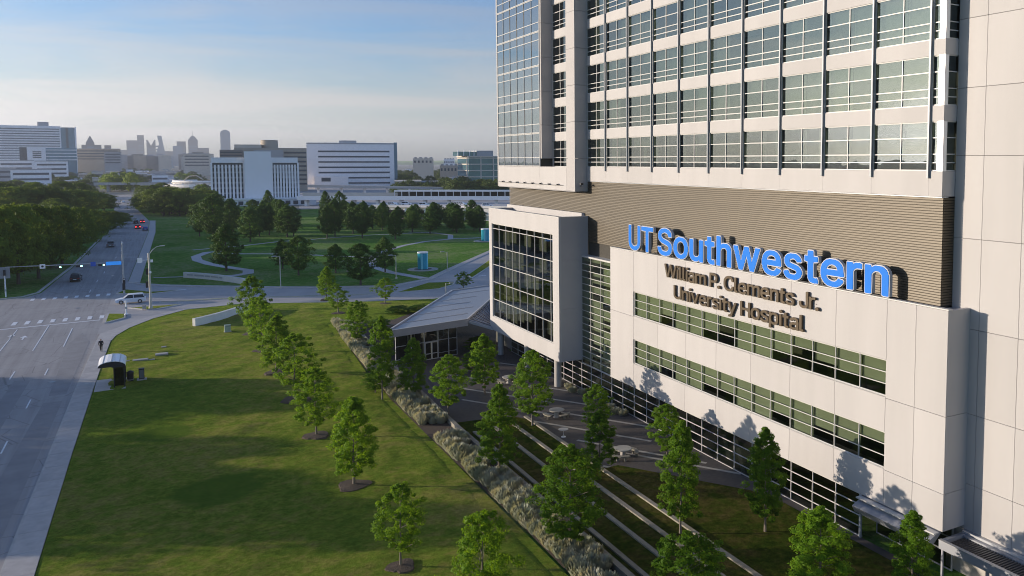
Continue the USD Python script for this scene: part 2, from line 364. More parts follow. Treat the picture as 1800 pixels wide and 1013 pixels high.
sheet('entry_drive', DRIVE, 0.011, L['asphalt_light'])
sheet('city_ground', [(-3000, 690), (-60, 690), (40, 690), (60, 480), (3000, 470), (9000, 9000), (-9000, 9000)], 0.004, plain('city_ground', (0.17, 0.165, 0.13), 0.9, 0.35, 0.02))
# kerbs and grass islands of the drive
ISLANDS = [([(-7.8, 157), (-7.7, 166.4), (-5.1, 164.8), (-5.0, 160.6)], 'small kerbed grass island between the turning lane and the main road'),
           ([(-4.9, 171.3), (3.7, 170.7), (-0.5, 167.6), (-2.0, 167.5)], 'narrow pointed traffic island under the tall tan lamp post'),
           ([(-7.3, 191), (-6.0, 196.6), (-1.3, 190.3), (3.7, 189.6), (-1.3, 187.4)], 'traffic island just behind the silver car'),
           ([(40.2, 164.2), (49.7, 174.5), (55, 172.6), (53.5, 169), (49.3, 164.9)], 'curved grass island in the drive beyond the pavilion roof'),
           ([(0, 174.6), (10.5, 173.4), (19, 170.3), (28, 167), (35.5, 164.7), (40, 163.7), (40, 164.1), (35.5, 165.3), (28, 167.8), (19, 171.1), (10.5, 174.2), (0, 175.4)], 'long thin kerbed median between the two lanes of the drive'),
           ([tuple(ground_at(822, 484)[:2]), tuple(ground_at(862, 456)[:2]), tuple(ground_at(880, 440)[:2]), tuple(ground_at(884, 446)[:2]), tuple(ground_at(864, 467)[:2]), tuple(ground_at(829, 490)[:2])], 'grass divider between the two roads at far right of the drive')]
for pts, lab in ISLANDS:
    t = thing('traffic_island', lab, 'traffic island')
    pg = Polygon(pts).buffer(0)
    MB().prism(pg.buffer(0.02), 0.0, 0.13).build('kerb', L['kerb'], t)
    inner = pg.buffer(-0.22)
    if not inner.is_empty:
        sheet('turf', inner if inner.geom_type == 'Polygon' else max(inner.geoms, key=lambda g: g.area), 0.136, L['lawn_grass'], None, None, None, t)


def ribbon(line, w): return LineString(line).buffer(w / 2, cap_style=2, join_style=1)


# pavements: slabs one by one where the picture can tell them apart
pv = tag(UsdGeom.Xform.Define(stage, '/World/pavement').GetPrim(), 'pale concrete pavement beside the main road and the sloping lawn', 'pavement', kind='structure')
NAMES[('/World', 'pavement')] = 1
LEFT = LineString([p for p in ROAD_R if p[1] < 143]); RIGHT = LineString([(-7.9, -30), (-7.4, 63), (-7.2, 88), (-6.9, 110), (-6.6, 128), (-6.3, 141)])


def cut(line, y):
    c = np.array(line.coords); return np.interp(y, c[:, 1], c[:, 0])


y = 34.0
while y < 140:
    d = 3.6; y1 = min(y + d, 141)
    MB().hexa([(cut(LEFT, y) + .16, y, 0), (cut(RIGHT, y), y, 0), (cut(RIGHT, y1 - .035), y1 - .035, 0), (cut(LEFT, y1 - .035) + .16, y1 - .035, 0)],
              [(cut(LEFT, y) + .16, y, .13), (cut(RIGHT, y), y, .13), (cut(RIGHT, y1 - .035), y1 - .035, .13), (cut(LEFT, y1 - .035) + .16, y1 - .035, .13)]).build('slab', L['concrete'], pv)
    y = y1
MB().prism(ribbon([(p[0] + .08, p[1]) for p in ROAD_R if p[1] < 143], 0.16), 0, 0.128).build('kerb', L['kerb'], pv)
MB().prism([(-8.1, 141.05), (-7.9, 147.2), (-5.7, 151.4), (-1.2, 160.2), (3.8, 165.3), (10.6, 166.7), (10.7, 165.2), (3.9, 164.0), (-1.0, 157.4), (-4.2, 150.4), (-5.8, 144.5), (-6.2, 141.05)], 0, 0.13).build('corner_walk', L['concrete'], pv)
up_r = [p for p in ROAD_R if 204 < p[1] < 470]
uw = tag(UsdGeom.Xform.Define(stage, '/World/pavement_001').GetPrim(), 'pale pavement along the park side of the upper road', 'pavement', kind='structure')
NAMES[('/World', 'pavement')] = 2
MB().prism(ribbon([(p[0] + 1.25, p[1]) for p in up_r], 2.2), 0, 0.12).build('walk', L['concrete'], uw)
MB().prism([(-4.6, 205), (-2.6, 203.9), (2.2, 198.9), (12.6, 191.2), (20.8, 185.4), (29.2, 180), (42.2, 174.7), (51.4, 181), (59, 193), (82.4, 227.6), (124, 289), (125.4, 288.2), (83.6, 226.8), (60.1, 192), (52.2, 179.6), (42.2, 173.3), (28.8, 178.6), (20.2, 184), (12, 189.8), (1.4, 197.5), (-3.2, 202.5)], 0, 0.12).build('walk', L['concrete'], uw)
# left pavement edge
MB().prism(ribbon([(-16.6, 329), (-18.4, 246), (-19.7, 221), (-20.7, 200.6), (-22.6, 196), (-26, 194.6), (-60, 196.6)], 0.5), 0, 0.13).build('kerb', L['kerb'], uw)
# park paths
pp_ = tag(UsdGeom.Xform.Define(stage, '/World/park_path').GetPrim(), 'pale winding footpaths through the dark green park', 'path', kind='structure')
for line, w in [([(9, 275), (22.4, 281), (33.9, 290), (42.4, 291.8), (60.9, 299.2), (80, 300)], 1.5), ([(14, 262), (21, 256.2), (26.8, 252.8), (36.7, 243.9), (44, 236), (49, 229)], 1.4),
                ([(21, 268), (12.3, 266), (9, 256), (9, 246), (11.3, 235), (15.5, 224), (18.6, 217), (18, 211), (15, 208.5), (9, 209)], 2.4),
                ([(59.6, 247.6), (53.9, 238.5), (49.2, 226.2), (45.9, 207.5), (46.9, 196), (51.0, 181.6)], 2.2), ([(54, 240), (59.6, 247.6), (66, 257), (74.9, 265.8), (84.8, 270.2), (98.9, 269.2), (115, 272)], 1.8), ([(84.8, 270.2), (89.4, 284.7), (87.2, 295.7), (80, 305)], 1.8),
                ([(-1, 213.6), (5, 211.8)], 1.0)]:
    m = MB(); pg = ribbon(line, w); v, f = trimesh.creation.triangulate_polygon(pg, engine='earcut'); m.add(np.c_[v, np.full(len(v), 0.02 + 0.004 * NAMES.get(('/World/park_path', 'path'), 0))], f); m.build('path', L['path'], pp_)
# markings
mk = tag(UsdGeom.Xform.Define(stage, '/World/road_marking').GetPrim(), 'worn white lane lines, stop line and crosswalk bars on the road', 'road marking', kind='structure')
for y0, y1 in ((189.6, 192.4), (162.4, 165.6)):
    for i in range(8):
        x = -20.9 + i * 1.72 if y0 > 180 else -20.5 + i * 1.68
        MB().add([(x, y0, .018), (x + .62, y0, .018), (x + .62, y1, .018), (x, y1, .018)], [(0, 1, 2, 3)]).build('crosswalk_bar', L['marking'], mk)
MB().add([(-23, 158.8, .018), (-8.5, 160.6, .018), (-8.5, 161.1, .018), (-23, 159.3, .018)], [(0, 1, 2, 3)]).build('stop_line', L['marking'], mk)
for x, a, b in [(-15.35, 139, 159.4), (-11.95, 140, 155), (-15.85, 122, 126.4), (-12.45, 122.2, 126), (-12.6, 106.6, 110.4), (-12.75, 91, 94.8), (-16.0, 106.6, 110.4), (-16.1, 91, 95), (-12.9, 75, 79), (-13.0, 59, 63), (-19.2, 139, 158), (-12, 196, 200), (-11.6, 212, 216), (-11, 228, 232), (-10.4, 244, 248), (-9.8, 262, 266), (-9.2, 282, 286)]:
    MB().add([(x, a, .018), (x + .14, a, .018), (x + .14, b, .018), (x, b, .018)], [(0, 1, 2, 3)]).build('lane_line', L['marking'], mk)
for x, y in ((-19.3, 152), (-17.6, 150)):
    MB().add([(x, y - 1.5, .018), (x + .2, y - 1.5, .018), (x + .2, y + .3, .018), (x + .6, y + .3, .018), (x + .1, y + 1.8, .018), (x - .4, y + .3, .018), (x, y + .3, .018)], [(0, 1, 2), (0, 2, 6), (6, 2, 3), (6, 3, 4), (6, 4, 5)]).build('turn_arrow', L['marking'], mk)
for px, py in [(808, 482), (728, 505), (848, 485), (445, 532), (318, 510)]:
    q = ground_at(px, py)
    MB().add([(q[0] - 1.1, q[1] - .5, .02), (q[0] + .8, q[1] - .2, .02), (q[0] + 1.1, q[1] + .5, .02), (q[0] - .8, q[1] + .25, .02)], [(0, 1, 2, 3)]).build('drive_arrow', L['marking'], mk)
# resurfaced asphalt patches
for pts in ([(-9.4, 111), (-8.9, 142), (-10.3, 150), (-11.4, 142), (-11.0, 111)], [(-10.0, 70), (-9.5, 108), (-11.2, 108), (-12.2, 70)], [(-7.9, 207), (-6.2, 260), (-7.6, 262), (-9.4, 207)], [(-14.2, 60), (-13.6, 120), (-15.2, 121), (-16, 60)]):
    sheet('asphalt_patch', pts, 0.0125, L['asphalt_patch'], None, 'structure')

# ------------------------------------------------------------------ lawn: a gently uneven sheet that dips into the flat lawn at its edges
LAWN = Polygon([(-7.35, 20), (-7.35, 63), (-7.15, 88), (-6.85, 110), (-6.55, 128), (-6.2, 141), (-5.8, 144.5), (-4.2, 150.4), (-1, 157.4), (3.9, 164), (10.7, 165.1), (17, 163.4), (25.9, 159.3), (33.7, 156), (44.7, 152.8), (50, 150), (40, 132), (28, 138), (23.6, 137), (21.4, 100), (21.4, 20)])
sheet('lawn', LAWN, 0.10, L['lawn_grass'])
gx, gy = np.meshgrid(np.arange(-8, 46, 0.55), np.arange(24, 166, 0.75))
pt = np.c_[gx.ravel(), gy.ravel()]
dist = shapely.distance(shapely.points(pt), LAWN.exterior) * np.where(shapely.contains_xy(LAWN, pt[:, 0], pt[:, 1]), 1, -1)
fade = np.clip((dist - 0.4) / 2.2, 0, 1)
h = meshkit.fbm(np.c_[pt[:, 0] * 0.33, pt[:, 1] * 0.45, np.zeros(len(pt))], 4, 3) - 0.36
hz = 0.085 + 0.34 * h * fade + np.where(dist > 0.4, 0.03 * fade, -0.12)
nx = gx.shape[1]
idx = np.arange(len(pt)).reshape(gx.shape)
q = np.stack([idx[:-1, :-1], idx[:-1, 1:], idx[1:, 1:], idx[1:, :-1]], -1).reshape(-1, 4)
q = q[(dist[q] > -0.8).all(1)]
used, inv = np.unique(q, return_inverse=True)
MB().add(np.c_[pt, hz][used], inv.reshape(q.shape)).build('lawn_hummocks', L['lawn_grass'], None, True, kind='structure')


def lawn_z(x, y):
    if not LAWN.contains(Point(x, y)): return 0.1
    d = LAWN.exterior.distance(Point(x, y)); fd = min(max((d - .4) / 2.2, 0), 1)
    return max(0.1, 0.115 + 0.34 * (meshkit.fbm(np.array([[x * .33, y * .45, 0]]), 4, 3)[0] - .36) * fd)


# ------------------------------------------------------------------ the hospital
H = thing('hospital', 'big cream panelled hospital with gridded glazing and a blue rooftop sign', 'hospital')
XW, XT, XL, XR, XP, XB, XG = 41.03, 41.87, 42.0, 43.05, 40.4, 38.32, 41.15
FLOOR, Z0 = 4.06, 25.40
ROWS_T = [0.0, 0.51, 1.03, 2.06, 3.05]
PANES = [0]
GLAZ = {}


def panel(x0, x1, y0, y1, z0, z1, name='cladding_panel', material='cladding', g=0.015):
    MB().box(x0, x1, y0 + g, y1 - g, z0 + g, z1 - g).build(name, L[material], H)


def glazed(name, x, ys, zs, pane, single, bar=0.06, depth=0.10, mat='frame', recess=0.05, edge=True):
    """A window in a plane x = const: mullions at ys, transoms at zs, one pane in every cell."""
    m = MB(); hb = bar / 2
    for i, y in enumerate(ys):
        m.box(x, x + depth, y - hb, y + hb, zs[0] - hb, zs[-1] + hb)
    for z in zs:
        for a, b in zip(ys[:-1], ys[1:]):
            m.box(x + .004, x + depth - .004, a + hb, b - hb, z - hb, z + hb)
    w = m.build(name, L[mat], H)
    rest = MB()
    for a, b in zip(ys[:-1], ys[1:]):
        for c, d in zip(zs[:-1], zs[1:]):
            xx_ = x + recess
            v = [(xx_, a + hb, c + hb), (xx_, a + hb, d - hb), (xx_, b - hb, d - hb), (xx_, b - hb, c + hb)]
            f = [(0, 1, 2, 3)]
            if single and PANES[0] < 296:
                PANES[0] += 1; MB().add(v, f).build('pane', L[pane], w)
            else: rest.add(v, f)
    if rest.v: rest.build('glazing', L[pane], w, kind='stuff')
    return w


# --- low white block
zrow = [3.18, 5.62, 8.10, 10.48, 12.96, 16.98]
ycol = [37.9, 42.6, 47.4, 52.2, 57.0, 61.8, 66.6, 71.24]
for a, b in zip(ycol[:-1], ycol[1:]):
    for z0, z1 in ((3.18, 5.62), (8.10, 10.48), (12.96, 16.98)): panel(XW, XW + .3, a, b, z0, z1)
for a, b in ((33.06, 35.5), (35.5, 37.9)):
    for z0, z1 in ((3.18, 5.56), (5.56, 10.41), (10.41, 16.98)): panel(XW, XW + .3, a, b, z0, z1)
for z0, z1 in ((3.18, 10.41), (10.41, 16.98)): panel(XW, XW + .3, 71.26, 76.11, z0, z1)
for z0, z1 in ((3.18, 5.56), (5.56, 10.41), (10.41, 16.98)): panel(XW + .305, XR, 33.06, 33.36, z0, z1, 'end_panel')
panel(XW + .305, 42.6, 75.8, 76.11, 3.18, 16.98, 'end_panel')
MB().box(XW + .31, XR, 33.37, 75.79, 16.55, 16.80).build('low_roof', L['roof_grey'], H)
MB().box(XW - .02, XW + .36, 33.04, 76.13, 16.985, 17.06).build('coping', L['frame'], H)
for z0, z1 in ((10.55, 12.90), (5.68, 8.04)):
    ys = [37.95 + 33.2 * i / 14 for i in range(15)]
    for a, b in zip(ys[:-1], ys[1:]): glazed('window', XW + .10, [a + .012, b - .012], [z0 + (z1 - z0) * k / 3 for k in range(4)], 'pane_lower', True, 0.05)
    MB().box(XW + .02, XW + .3, 37.92, 71.22, z0 - .058, z0 - .03).build('sill', L['frame'], H)
# --- ground floor glazing
gz_ = [0.12, 0.80, 1.57, 2.35, 3.13]
ys = [40.05 + 2.4 * i for i in range(19)]
for i, (a, b) in enumerate(zip(ys[:-1], ys[1:])): glazed('shop_window', 41.12, [a + .012, b - .012], gz_, 'pane_dark', True, 0.06)
ys = [83.25 + 2.4 * i for i in range(10)]
for a, b in zip(ys[:-1], ys[1:]): glazed('shop_window', 41.12, [a + .012, b - .012], gz_, 'pane_dark', False, 0.06)
MB().box(41.10, 41.4, 40.05, 105, 0, 0.10).build('plinth', L['concrete'], H)
# --- stair glazing between the box and the white block
ys = [76.2, 78.6, 81.0, 83.2]
for a, b in zip(ys[:-1], ys[1:]): glazed('stair_window', XG, [a + .012, b - .012], [3.2 + (15.3 - 3.2) * k / 16 for k in range(17)], 'pane_lower', False, 0.06)
MB().box(XG - .02, 42.2, 76.15, 83.3, 15.34, 15.45).build('coping', L['frame'], H)
# --- recessed entrance with a sloping awning
MB().hexa([(41.3, 33.4, 2.95), (41.3, 39.8, 2.95), (40.35, 39.8, 2.15), (40.35, 33.4, 2.15)][::-1], [(41.3, 33.4, 3.15), (41.3, 39.8, 3.15), (40.1, 39.8, 2.62), (40.1, 33.4, 2.62)][::-1]).build('awning', L['canopy_metal'], H)
MB().box(40.55, 41.02, 33.3, 39.9, 3.02, 3.10).build('drip_edge', L['frame'], H)
MB().box(41.0, 41.15, 39.86, 40.02, 0, 3.15).build('jamb', L['frame_grey'], H)
glazed('entrance_window', 42.6, [33.6, 35.7, 37.8, 39.9], [0.1, 1.2, 2.2, 3.1], 'pane_dark', False, 0.07, mat='frame_grey')
# --- louvre band under the tower
for k in range(40):
    z = 16.98 + k * 0.1695
    MB().add([(XL - .02, 34.46, z), (XL + .16, 34.46, z + .06), (XL + .16, 34.46, z + .13), (XL, 34.46, z + .13), (XL - .02, 107.0, z), (XL + .16, 107.0, z + .06), (XL + .16, 107.0, z + .13), (XL, 107.0, z + .13)],
             [(0, 1, 2, 3), (7, 6, 5, 4), (0, 3, 7, 4), (3, 2, 6, 7), (2, 1, 5, 6), (1, 0, 4, 5)]).add([(XL, 34.44, z), (XR, 34.44, z), (XR, 34.62, z + .06), (XL + .16, 34.62, z + .06), (XL, 34.44, z + .13), (XR, 34.44, z + .13), (XR, 34.62, z + .13), (XL + .16, 34.62, z + .13)],
             [(0, 3, 2, 1), (4, 5, 6, 7), (0, 1, 5, 4), (2, 3, 7, 6)]).build('louver_slat', L['louver'], H)
MB().box(XL + .17, XL + .3, 34.64, 107, 15.4, 23.74).build('louver_backing', L['dark_gap'], H)
# --- tower, main face
fins = [35.5 + 4.7889 * i for i in range(10)]
bays = [34.62] + fins + [83.13]
MB().box(XT, XT + .6, 34.46, 83.14, 23.75, 23.80).build('soffit_trim', L['frame_grey'], H)
edges = [34.46] + fins + [83.14]
for k in range(-1, 6):
    z0 = Z0 + FLOOR * k + 3.07 if k >= 0 else 23.81
    z1 = Z0 + FLOOR * (k + 1)
    for a, b in zip(edges[:-1], edges[1:]):
        panel(XT, XT + .28, a, b, z0, z1, 'spandrel_panel', g=.006)
    panel(XT + .285, XR, 34.46, 34.74, z0, z1, 'end_panel', g=.006)
order = []
for k in range(6):
    zs = [Z0 + FLOOR * k + r + .015 for r in ROWS_T]
    zs = [zs[0] + .02] + zs[1:4] + [zs[4] - .01]
    for i, (a, b) in enumerate(zip(bays[:-1], bays[1:])):
        ys = [a + .03, b - .03] if b - a < 1.2 else [a + .03, (a + b) / 2, b - .03]
        if i == 0: ys = [34.95, b - .03]
        glazed('tower_window', XT + .07, ys, zs, 'pane_tower', k < 2, 0.065)
    MB().box(XT - .01, XT + .34, 34.47, 34.93, zs[0] - .04, zs[-1] + .04).build('corner_column', L['corner_column'], H)
    for z in zs: MB().box(XT + .35, XR, 34.52, 34.58, z - .03, z + .03).build('return_transom', L['frame'], H)
    MB().add([(XT + .35, 34.55, zs[0]), (XR, 34.55, zs[0]), (XR, 34.55, zs[-1]), (XT + .35, 34.55, zs[-1])], [(0, 1, 2, 3)]).build('return_pane', L['pane_tower'], H)
for yf in fins:
    MB().box(XT - .17, XT - .003, yf - .065, yf + .065, 24.95, 50).build('fin', L['fin'], H)
# --- pilaster, narrow recessed bay and reflective curtain wall
zseg = [22.67, 26.35] + [26.35 + FLOOR * k for k in range(1, 7)]
for a, b in zip(zseg[:-1], zseg[1:]):
    panel(XP, XT + .3, 83.15, 85.40, a, b, 'pilaster_panel', 'cladding_grey')
    if b > 26.4: panel(XP + .1, XT + .05, 92.52, 92.86, max(a, 25.42), b, 'end_panel', 'cladding_grey')
for a, b in ((85.40, 92.88), (92.88, 106.9)): panel(XP, XL + .3, a, b, 22.67, 25.39, 'base_panel')
for k in range(6):
    z0 = Z0 + FLOOR * k; XN = 41.9
    panel(XN, XN + .3, 85.4, 92.5, z0 + 3.07, z0 + FLOOR, 'spandrel_panel')
    for a, b in ((85.4, 88.1), (92.42, 92.5)): panel(XN, XN + .3, a, b, z0, z0 + 3.06)
    glazed('narrow_window', XN + .06, [88.13, 90.28, 92.4], [z0 + r + .02 for r in ROWS_T], 'pane_tower', False, .065)
    yc = [92.93, 95.27, 97.65, 100.0, 102.35, 104.68, 106.9]
    zs = [z0 + r for r in (0.04, 1.08, 3.04, 3.98)]
    for a, b in zip(yc[:-1], yc[1:]): glazed('curtain_wall', XP, [a + .01, b - .01], zs + ([z0 + 4.06] if k == 99 else []), 'pane_curtain', False, .075, .12)
MB().box(XP + .14, XP + .2, 92.95, 106.95, 25.42, 50).build('curtain_backing', L['interior'], H)
MB().box(XP, 60, 106.95, 107.2, 22.67, 50).build('end_wall', L['cladding_grey'], H)
MB().box(XP + .02, XL, 83.2, 106.9, 22.60, 22.66).build('soffit', L['cladding_grey'], H)
# --- right-hand wing wall
yw = [34.46, 32.42, 29.75, 27.1, 24.4, 21.7, 19.0, 16.3, 13.6]
zw = [2.95, 5.9, 10.35, 15.67, 21.25, 26.35, 30.5, 34.7, 39.0, 43.2, 47.4, 50]
for a, b in zip(yw[:-1], yw[1:]):
    for c, d in zip(zw[:-1], zw[1:]): panel(XR, XR + .25, b, a, c, d)
MB().box(XR + .02, XR + .25, 13.6, 34.4, 0, 2.93).build('base_wall', L['concrete'], H)
# --- projecting glazed box on columns
bz = [5.40, 7.70, 10.03, 12.35, 14.70, 17.16, 17.78]
by = [84.80] + [85.62 + 2.32 * i for i in range(9)]
MB().box(XB, XB + .3, 83.1, 84.76, 3.52, 19.80).box(XB, XB + .3, by[-1] + .04, 105.25, 3.52, 19.80).box(XB, XB + .3, 84.76, by[-1] + .04, 3.52, 5.34).box(XB, XB + .3, 84.76, by[-1] + .04, 17.84, 19.80).build('box_front', L['cladding'], H)
MB().box(XB - .01, XB + .12, 84.77, by[-1] + .03, 5.343, 5.36).build('box_sill', L['frame'], H)
for a, b in zip(by[:-1], by[1:]): glazed('box_window', XB + .12, [a + .01, b - .01], bz, 'pane_dark', True, .07, .12, recess=.07)
for a, b in ((3.52, 9.5), (9.5, 14.9), (14.9, 19.78)): panel(XB + .305, XL - .03, 83.1, 83.4, a, b, 'box_side_panel', 'cladding_grey', .006)
panel(XB + .305, XL - .03, 104.95, 105.25, 3.52, 19.78, 'box_side_panel', 'cladding_grey', .006)
MB().box(XB + .31, XL - .03, 83.41, 104.94, 19.2, 19.42).build('box_roof', L['roof_grey'], H)
MB().box(XB + .31, XL - .03, 83.41, 104.94, 3.54, 3.7).build('box_soffit', L['cladding_grey'], H)
MB().box(XB - .02, XB + .34, 83.08, 105.27, 19.804, 19.86).box(XB + .345, XL - .03, 83.08, 83.44, 19.80, 19.857).build('coping', L['frame'], H)
MB().box(XL - .4, XL - .03, 84, 107, 19.43, 20.15).build('roof_kerb', L['cladding'], H)
for yc_ in (85.6, 94.6, 103.8):
    MB().tube((39.25, yc_, 0), (39.25, yc_, 3.53), .42, .42, 20, False).build('column', L['concrete_light'], H, 40)
MB().box(41.6, 46, 104.0, 112, 0, 19.0).build('rear_block', L['cladding_grey'], H)
MB().box(41.4, 46, 106.9, 112, 19.0, 19.3).build('rear_roof', L['roof_grey'], H)
# --- what shows through the glass
m = MB()
for z in (3.4, 8.12, 12.98): m.box(XW + .35, 46, 37.9, 76, z, z + .2)
for k in range(7):
    z = Z0 + FLOOR * k - .5; m.box(XT + .29, 46, 34.8, 92.3, z, z + .3)
for z in (3.75, 8.6, 13.2, 17.9): m.box(XB + .4, 46, 83.6, 104.8, z, z + .15)
m.build('ceiling', L['interior_ceiling'], H)
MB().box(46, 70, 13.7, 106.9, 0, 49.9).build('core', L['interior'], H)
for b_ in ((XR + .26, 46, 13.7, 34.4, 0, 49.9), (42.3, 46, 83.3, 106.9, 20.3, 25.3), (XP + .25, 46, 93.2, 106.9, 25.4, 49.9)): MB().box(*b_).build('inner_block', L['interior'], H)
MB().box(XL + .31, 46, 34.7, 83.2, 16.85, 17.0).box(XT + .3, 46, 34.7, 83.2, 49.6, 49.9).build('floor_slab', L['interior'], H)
m = MB()
for z0, z1 in ((10.55, 12.90), (5.68, 8.04)):
    for i in range(14):
        a = 37.95 + 33.2 * i / 14; d = [1, .98, .62, 1, 1, .7, .36, 1, 1, .66, .34, .6, .7, .72][13 - i] if z0 > 8 else [1, .98, .7, 1, 1, .7, .66, 1, 1, .72, 1, .62, .68, .36][13 - i]
        m.box(XW + .34, XW + .36, a + .05, a + 2.33, z1 - (z1 - z0) * d, z1)
for i in range(16):
    for j, (a, b) in enumerate(((76.2, 78.6), (78.6, 81), (81, 83.2))):
        if R.random() < .72: m.box(XG + .3, XG + .32, a + .05, b - .05, 3.2 + .756 * i + R.choice((0, 0, .3)), 3.2 + .756 * (i + 1))
for k in range(5):
    for i, (a, b) in enumerate(zip(bays[:-1], bays[1:])):
        for c, d in (((a, (a + b) / 2), ((a + b) / 2, b)) if b - a > 1.2 else ((a, b),)):
            u = R.random()
            dr = 3.0 if u < .28 else 2.0 if u < .42 else .95 if u < .7 else 0
            if k == 0 and 1 <= i <= 8: dr = R.choice((0, 0, 0, .95))
            if dr: m.box(XT + .5, XT + .52, c + .06, d - .06, Z0 + FLOOR * k + 3.03 - dr, Z0 + FLOOR * k + 3.03)
            if k == 0 and 2 < i < 9:
                for w_ in range(2): yy_ = c + R.uniform(.3, 1.6); m.box(XT + 1.0, XT + 1.03, yy_, yy_ + R.uniform(.2, .5), Z0 + .4, Z0 + 3.03)
for k in range(5):
    for a, b in zip(by[:-1], by[1:]):
        if R.random() < .55: m.box(XB + .7, XB + .72, a + .1, b - .1, bz[k] + R.uniform(0, 1), bz[k + 1])
m.build('blind', L['blind'], H, kind='stuff')
# --- small floodlight rail under the curtain wall
MB().tube((XP - .12, 86.2, 23.25), (XP - .12, 106.5, 23.25), .03, .03, 6).build('light_rail', L['black'], H)
for i in range(8):
    yl = 87.4 + 2.5 * i
    MB().box(XP - .3, XP - .1, yl - .13, yl + .13, 23.27, 23.40).tube((XP - .1, yl, 23.3), (XP + .02, yl, 23.5), .02, .02, 5).build('floodlight', L['black'], H)
MB().tube((41.0, 83.13, 23.2), (41.0, 82.6, 23.45), .04, .04, 6).box(40.7, 41.0, 82.3, 82.6, 23.4, 23.6).tube((41.95, 82.2, 23.4), (41.6, 81.6, 23.3), .03, .03, 6).build('security_camera', L['black'], H)


# ------------------------------------------------------------------ wall lettering
def outline(ch, hgt, bold=True):
    t = meshkit.text_mesh(ch, hgt, 0.1, bold)
    up = t.face_normals[:, 2] > .9
    return shapely.union_all([Polygon(t.vertices[f][:, :2]) for f in t.faces[up]])


def lettering(parent, text, hgt, ybeg, yend, zbase, xface, body, depth, face=None, rim=0.0, grow=0.0, bold=True, bodymat=None):
    shapes = []; pen = 0.0
    full = {}
    for i, ch in enumerate(text):
        if ch == ' ': pen += .30 * hgt; continue
        g = full.setdefault(ch, outline(ch, hgt, bold))
        x0, _, x1, _ = g.bounds
        shapes.append((shapely.affinity.translate(g, pen - x0, 0), ch)); pen += x1 - x0 + (.085 if ch not in '.' else .10) * hgt
        if ch in 'rTP' and i + 1 < len(text) and text[i + 1] in '.o': pen -= .05 * hgt
    width = shapes[-1][0].bounds[2]; sx = (ybeg - yend) / width

    def place(g, x0, x1):
        m = MB()
        for p in getattr(g, 'geoms', [g]):
            t = trimesh.creation.extrude_polygon(shapely.geometry.polygon.orient(p), x1 - x0, engine='earcut')
            v = t.vertices; m.add(np.c_[x1 - v[:, 2], ybeg - v[:, 0], zbase + v[:, 1]], t.faces)
        return m
    for g, ch in shapes:
        g = shapely.affinity.scale(g, sx, 1.0, origin=(0, 0))
        if rim:
            letter = place(g.buffer(grow + rim), xface, xface + depth).build('letter', L[bodymat], parent)
            place(g.buffer(grow + rim), xface - .02, xface - .004).build('letter_rim', L[body], letter)
            place(g.buffer(grow), xface - .05, xface - .022).build('letter_face', L[face], letter)
        else:
            place(g.buffer(grow), xface, xface + depth).build('letter', L[body], parent)


S1 = thing('sign_letters', 'giant blue letters with white rims standing on the white parapet', 'sign', (0, 0, 0))
lettering(S1, 'UT', 2.30, 72.0, 67.3, 17.28, 40.98, 'sign_white', .26, 'sign_blue', .062, .0, True, 'sign_side')
lettering(S1, 'Southwestern', 2.38, 66.45, 37.75, 17.28, 40.98, 'sign_white', .26, 'sign_blue', .062, .0, True, 'sign_side')
m = MB().box(41.06, 41.14, 37.7, 72.0, 17.08, 17.16)
for k in range(24): m.box(41.08, 41.13, 38.2 + 1.45 * k, 38.28 + 1.45 * k, 17.0, 17.3)
m.build('rail', L['black'], S1)
S2 = thing('wall_letters', 'two rows of bronze letters on the white wall below the blue sign', 'sign', (0, 0, 0))
lettering(S2, 'William P. Clements Jr.', 1.18, 65.0, 44.2, 15.26, 40.80, 'bronze', .15, bold=False, grow=.028)
lettering(S2, 'University Hospital', 1.16, 63.4, 45.75, 13.46, 40.80, 'bronze', .15, bold=False, grow=.028)
m = MB()
for z, a, b in ((15.4, 64.6, 44.6), (13.6, 63.0, 46.2)):
    for k in range(40):
        yy_ = a + (b - a) * k / 39; m.box(40.95, 41.03, yy_ - .02, yy_ + .02, z + .25, z + .29)
m.build('stand_off', L['bronze'], S2, kind='stuff')

# ------------------------------------------------------------------ plaza, terraces, planting bed
pz = tag(UsdGeom.Xform.Define(stage, '/World/plaza').GetPrim(), 'dark paved plaza with pale stone bands along the hospital', 'plaza', kind='structure')
NAMES[('/World', 'plaza')] = 1
PL = Polygon([(24.2, 20), (41.1, 20), (41.1, 106), (60, 112), (60, 150), (52, 150), (41, 131), (29, 120), (25.2, 122), (24.2, 100)])
sheet('paving', PL, 0.108, L['paver'], parent=pz, kind=None)
dirb = np.array([5.3, -8.3]) / np.hypot(5.3, 8.3)
for i, c in enumerate([(37.4, 99.5), (38.3, 92.2), (36.5, 87.8), (35.6, 82.6), (34.8, 77.1), (31.8, 75.0), (34.9, 63.0), (32.0, 60.8), (33, 67.8), (30, 97), (29, 91), (28, 86)]):
    a = np.array(c) - (dirb * .0); nrm = np.array([-dirb[1], dirb[0]]) * .17
    ln = (41.05 - a[0]) / dirb[0]; b = a + dirb * min(ln, 13 if i not in (6, 7) else 11.5)
    MB().add([(*(a - nrm), .114), (*(b - nrm), .114), (*(b + nrm), .114), (*(a + nrm), .114)], [(0, 1, 2, 3)]).build('stone_band', L['stone_light'], pz)
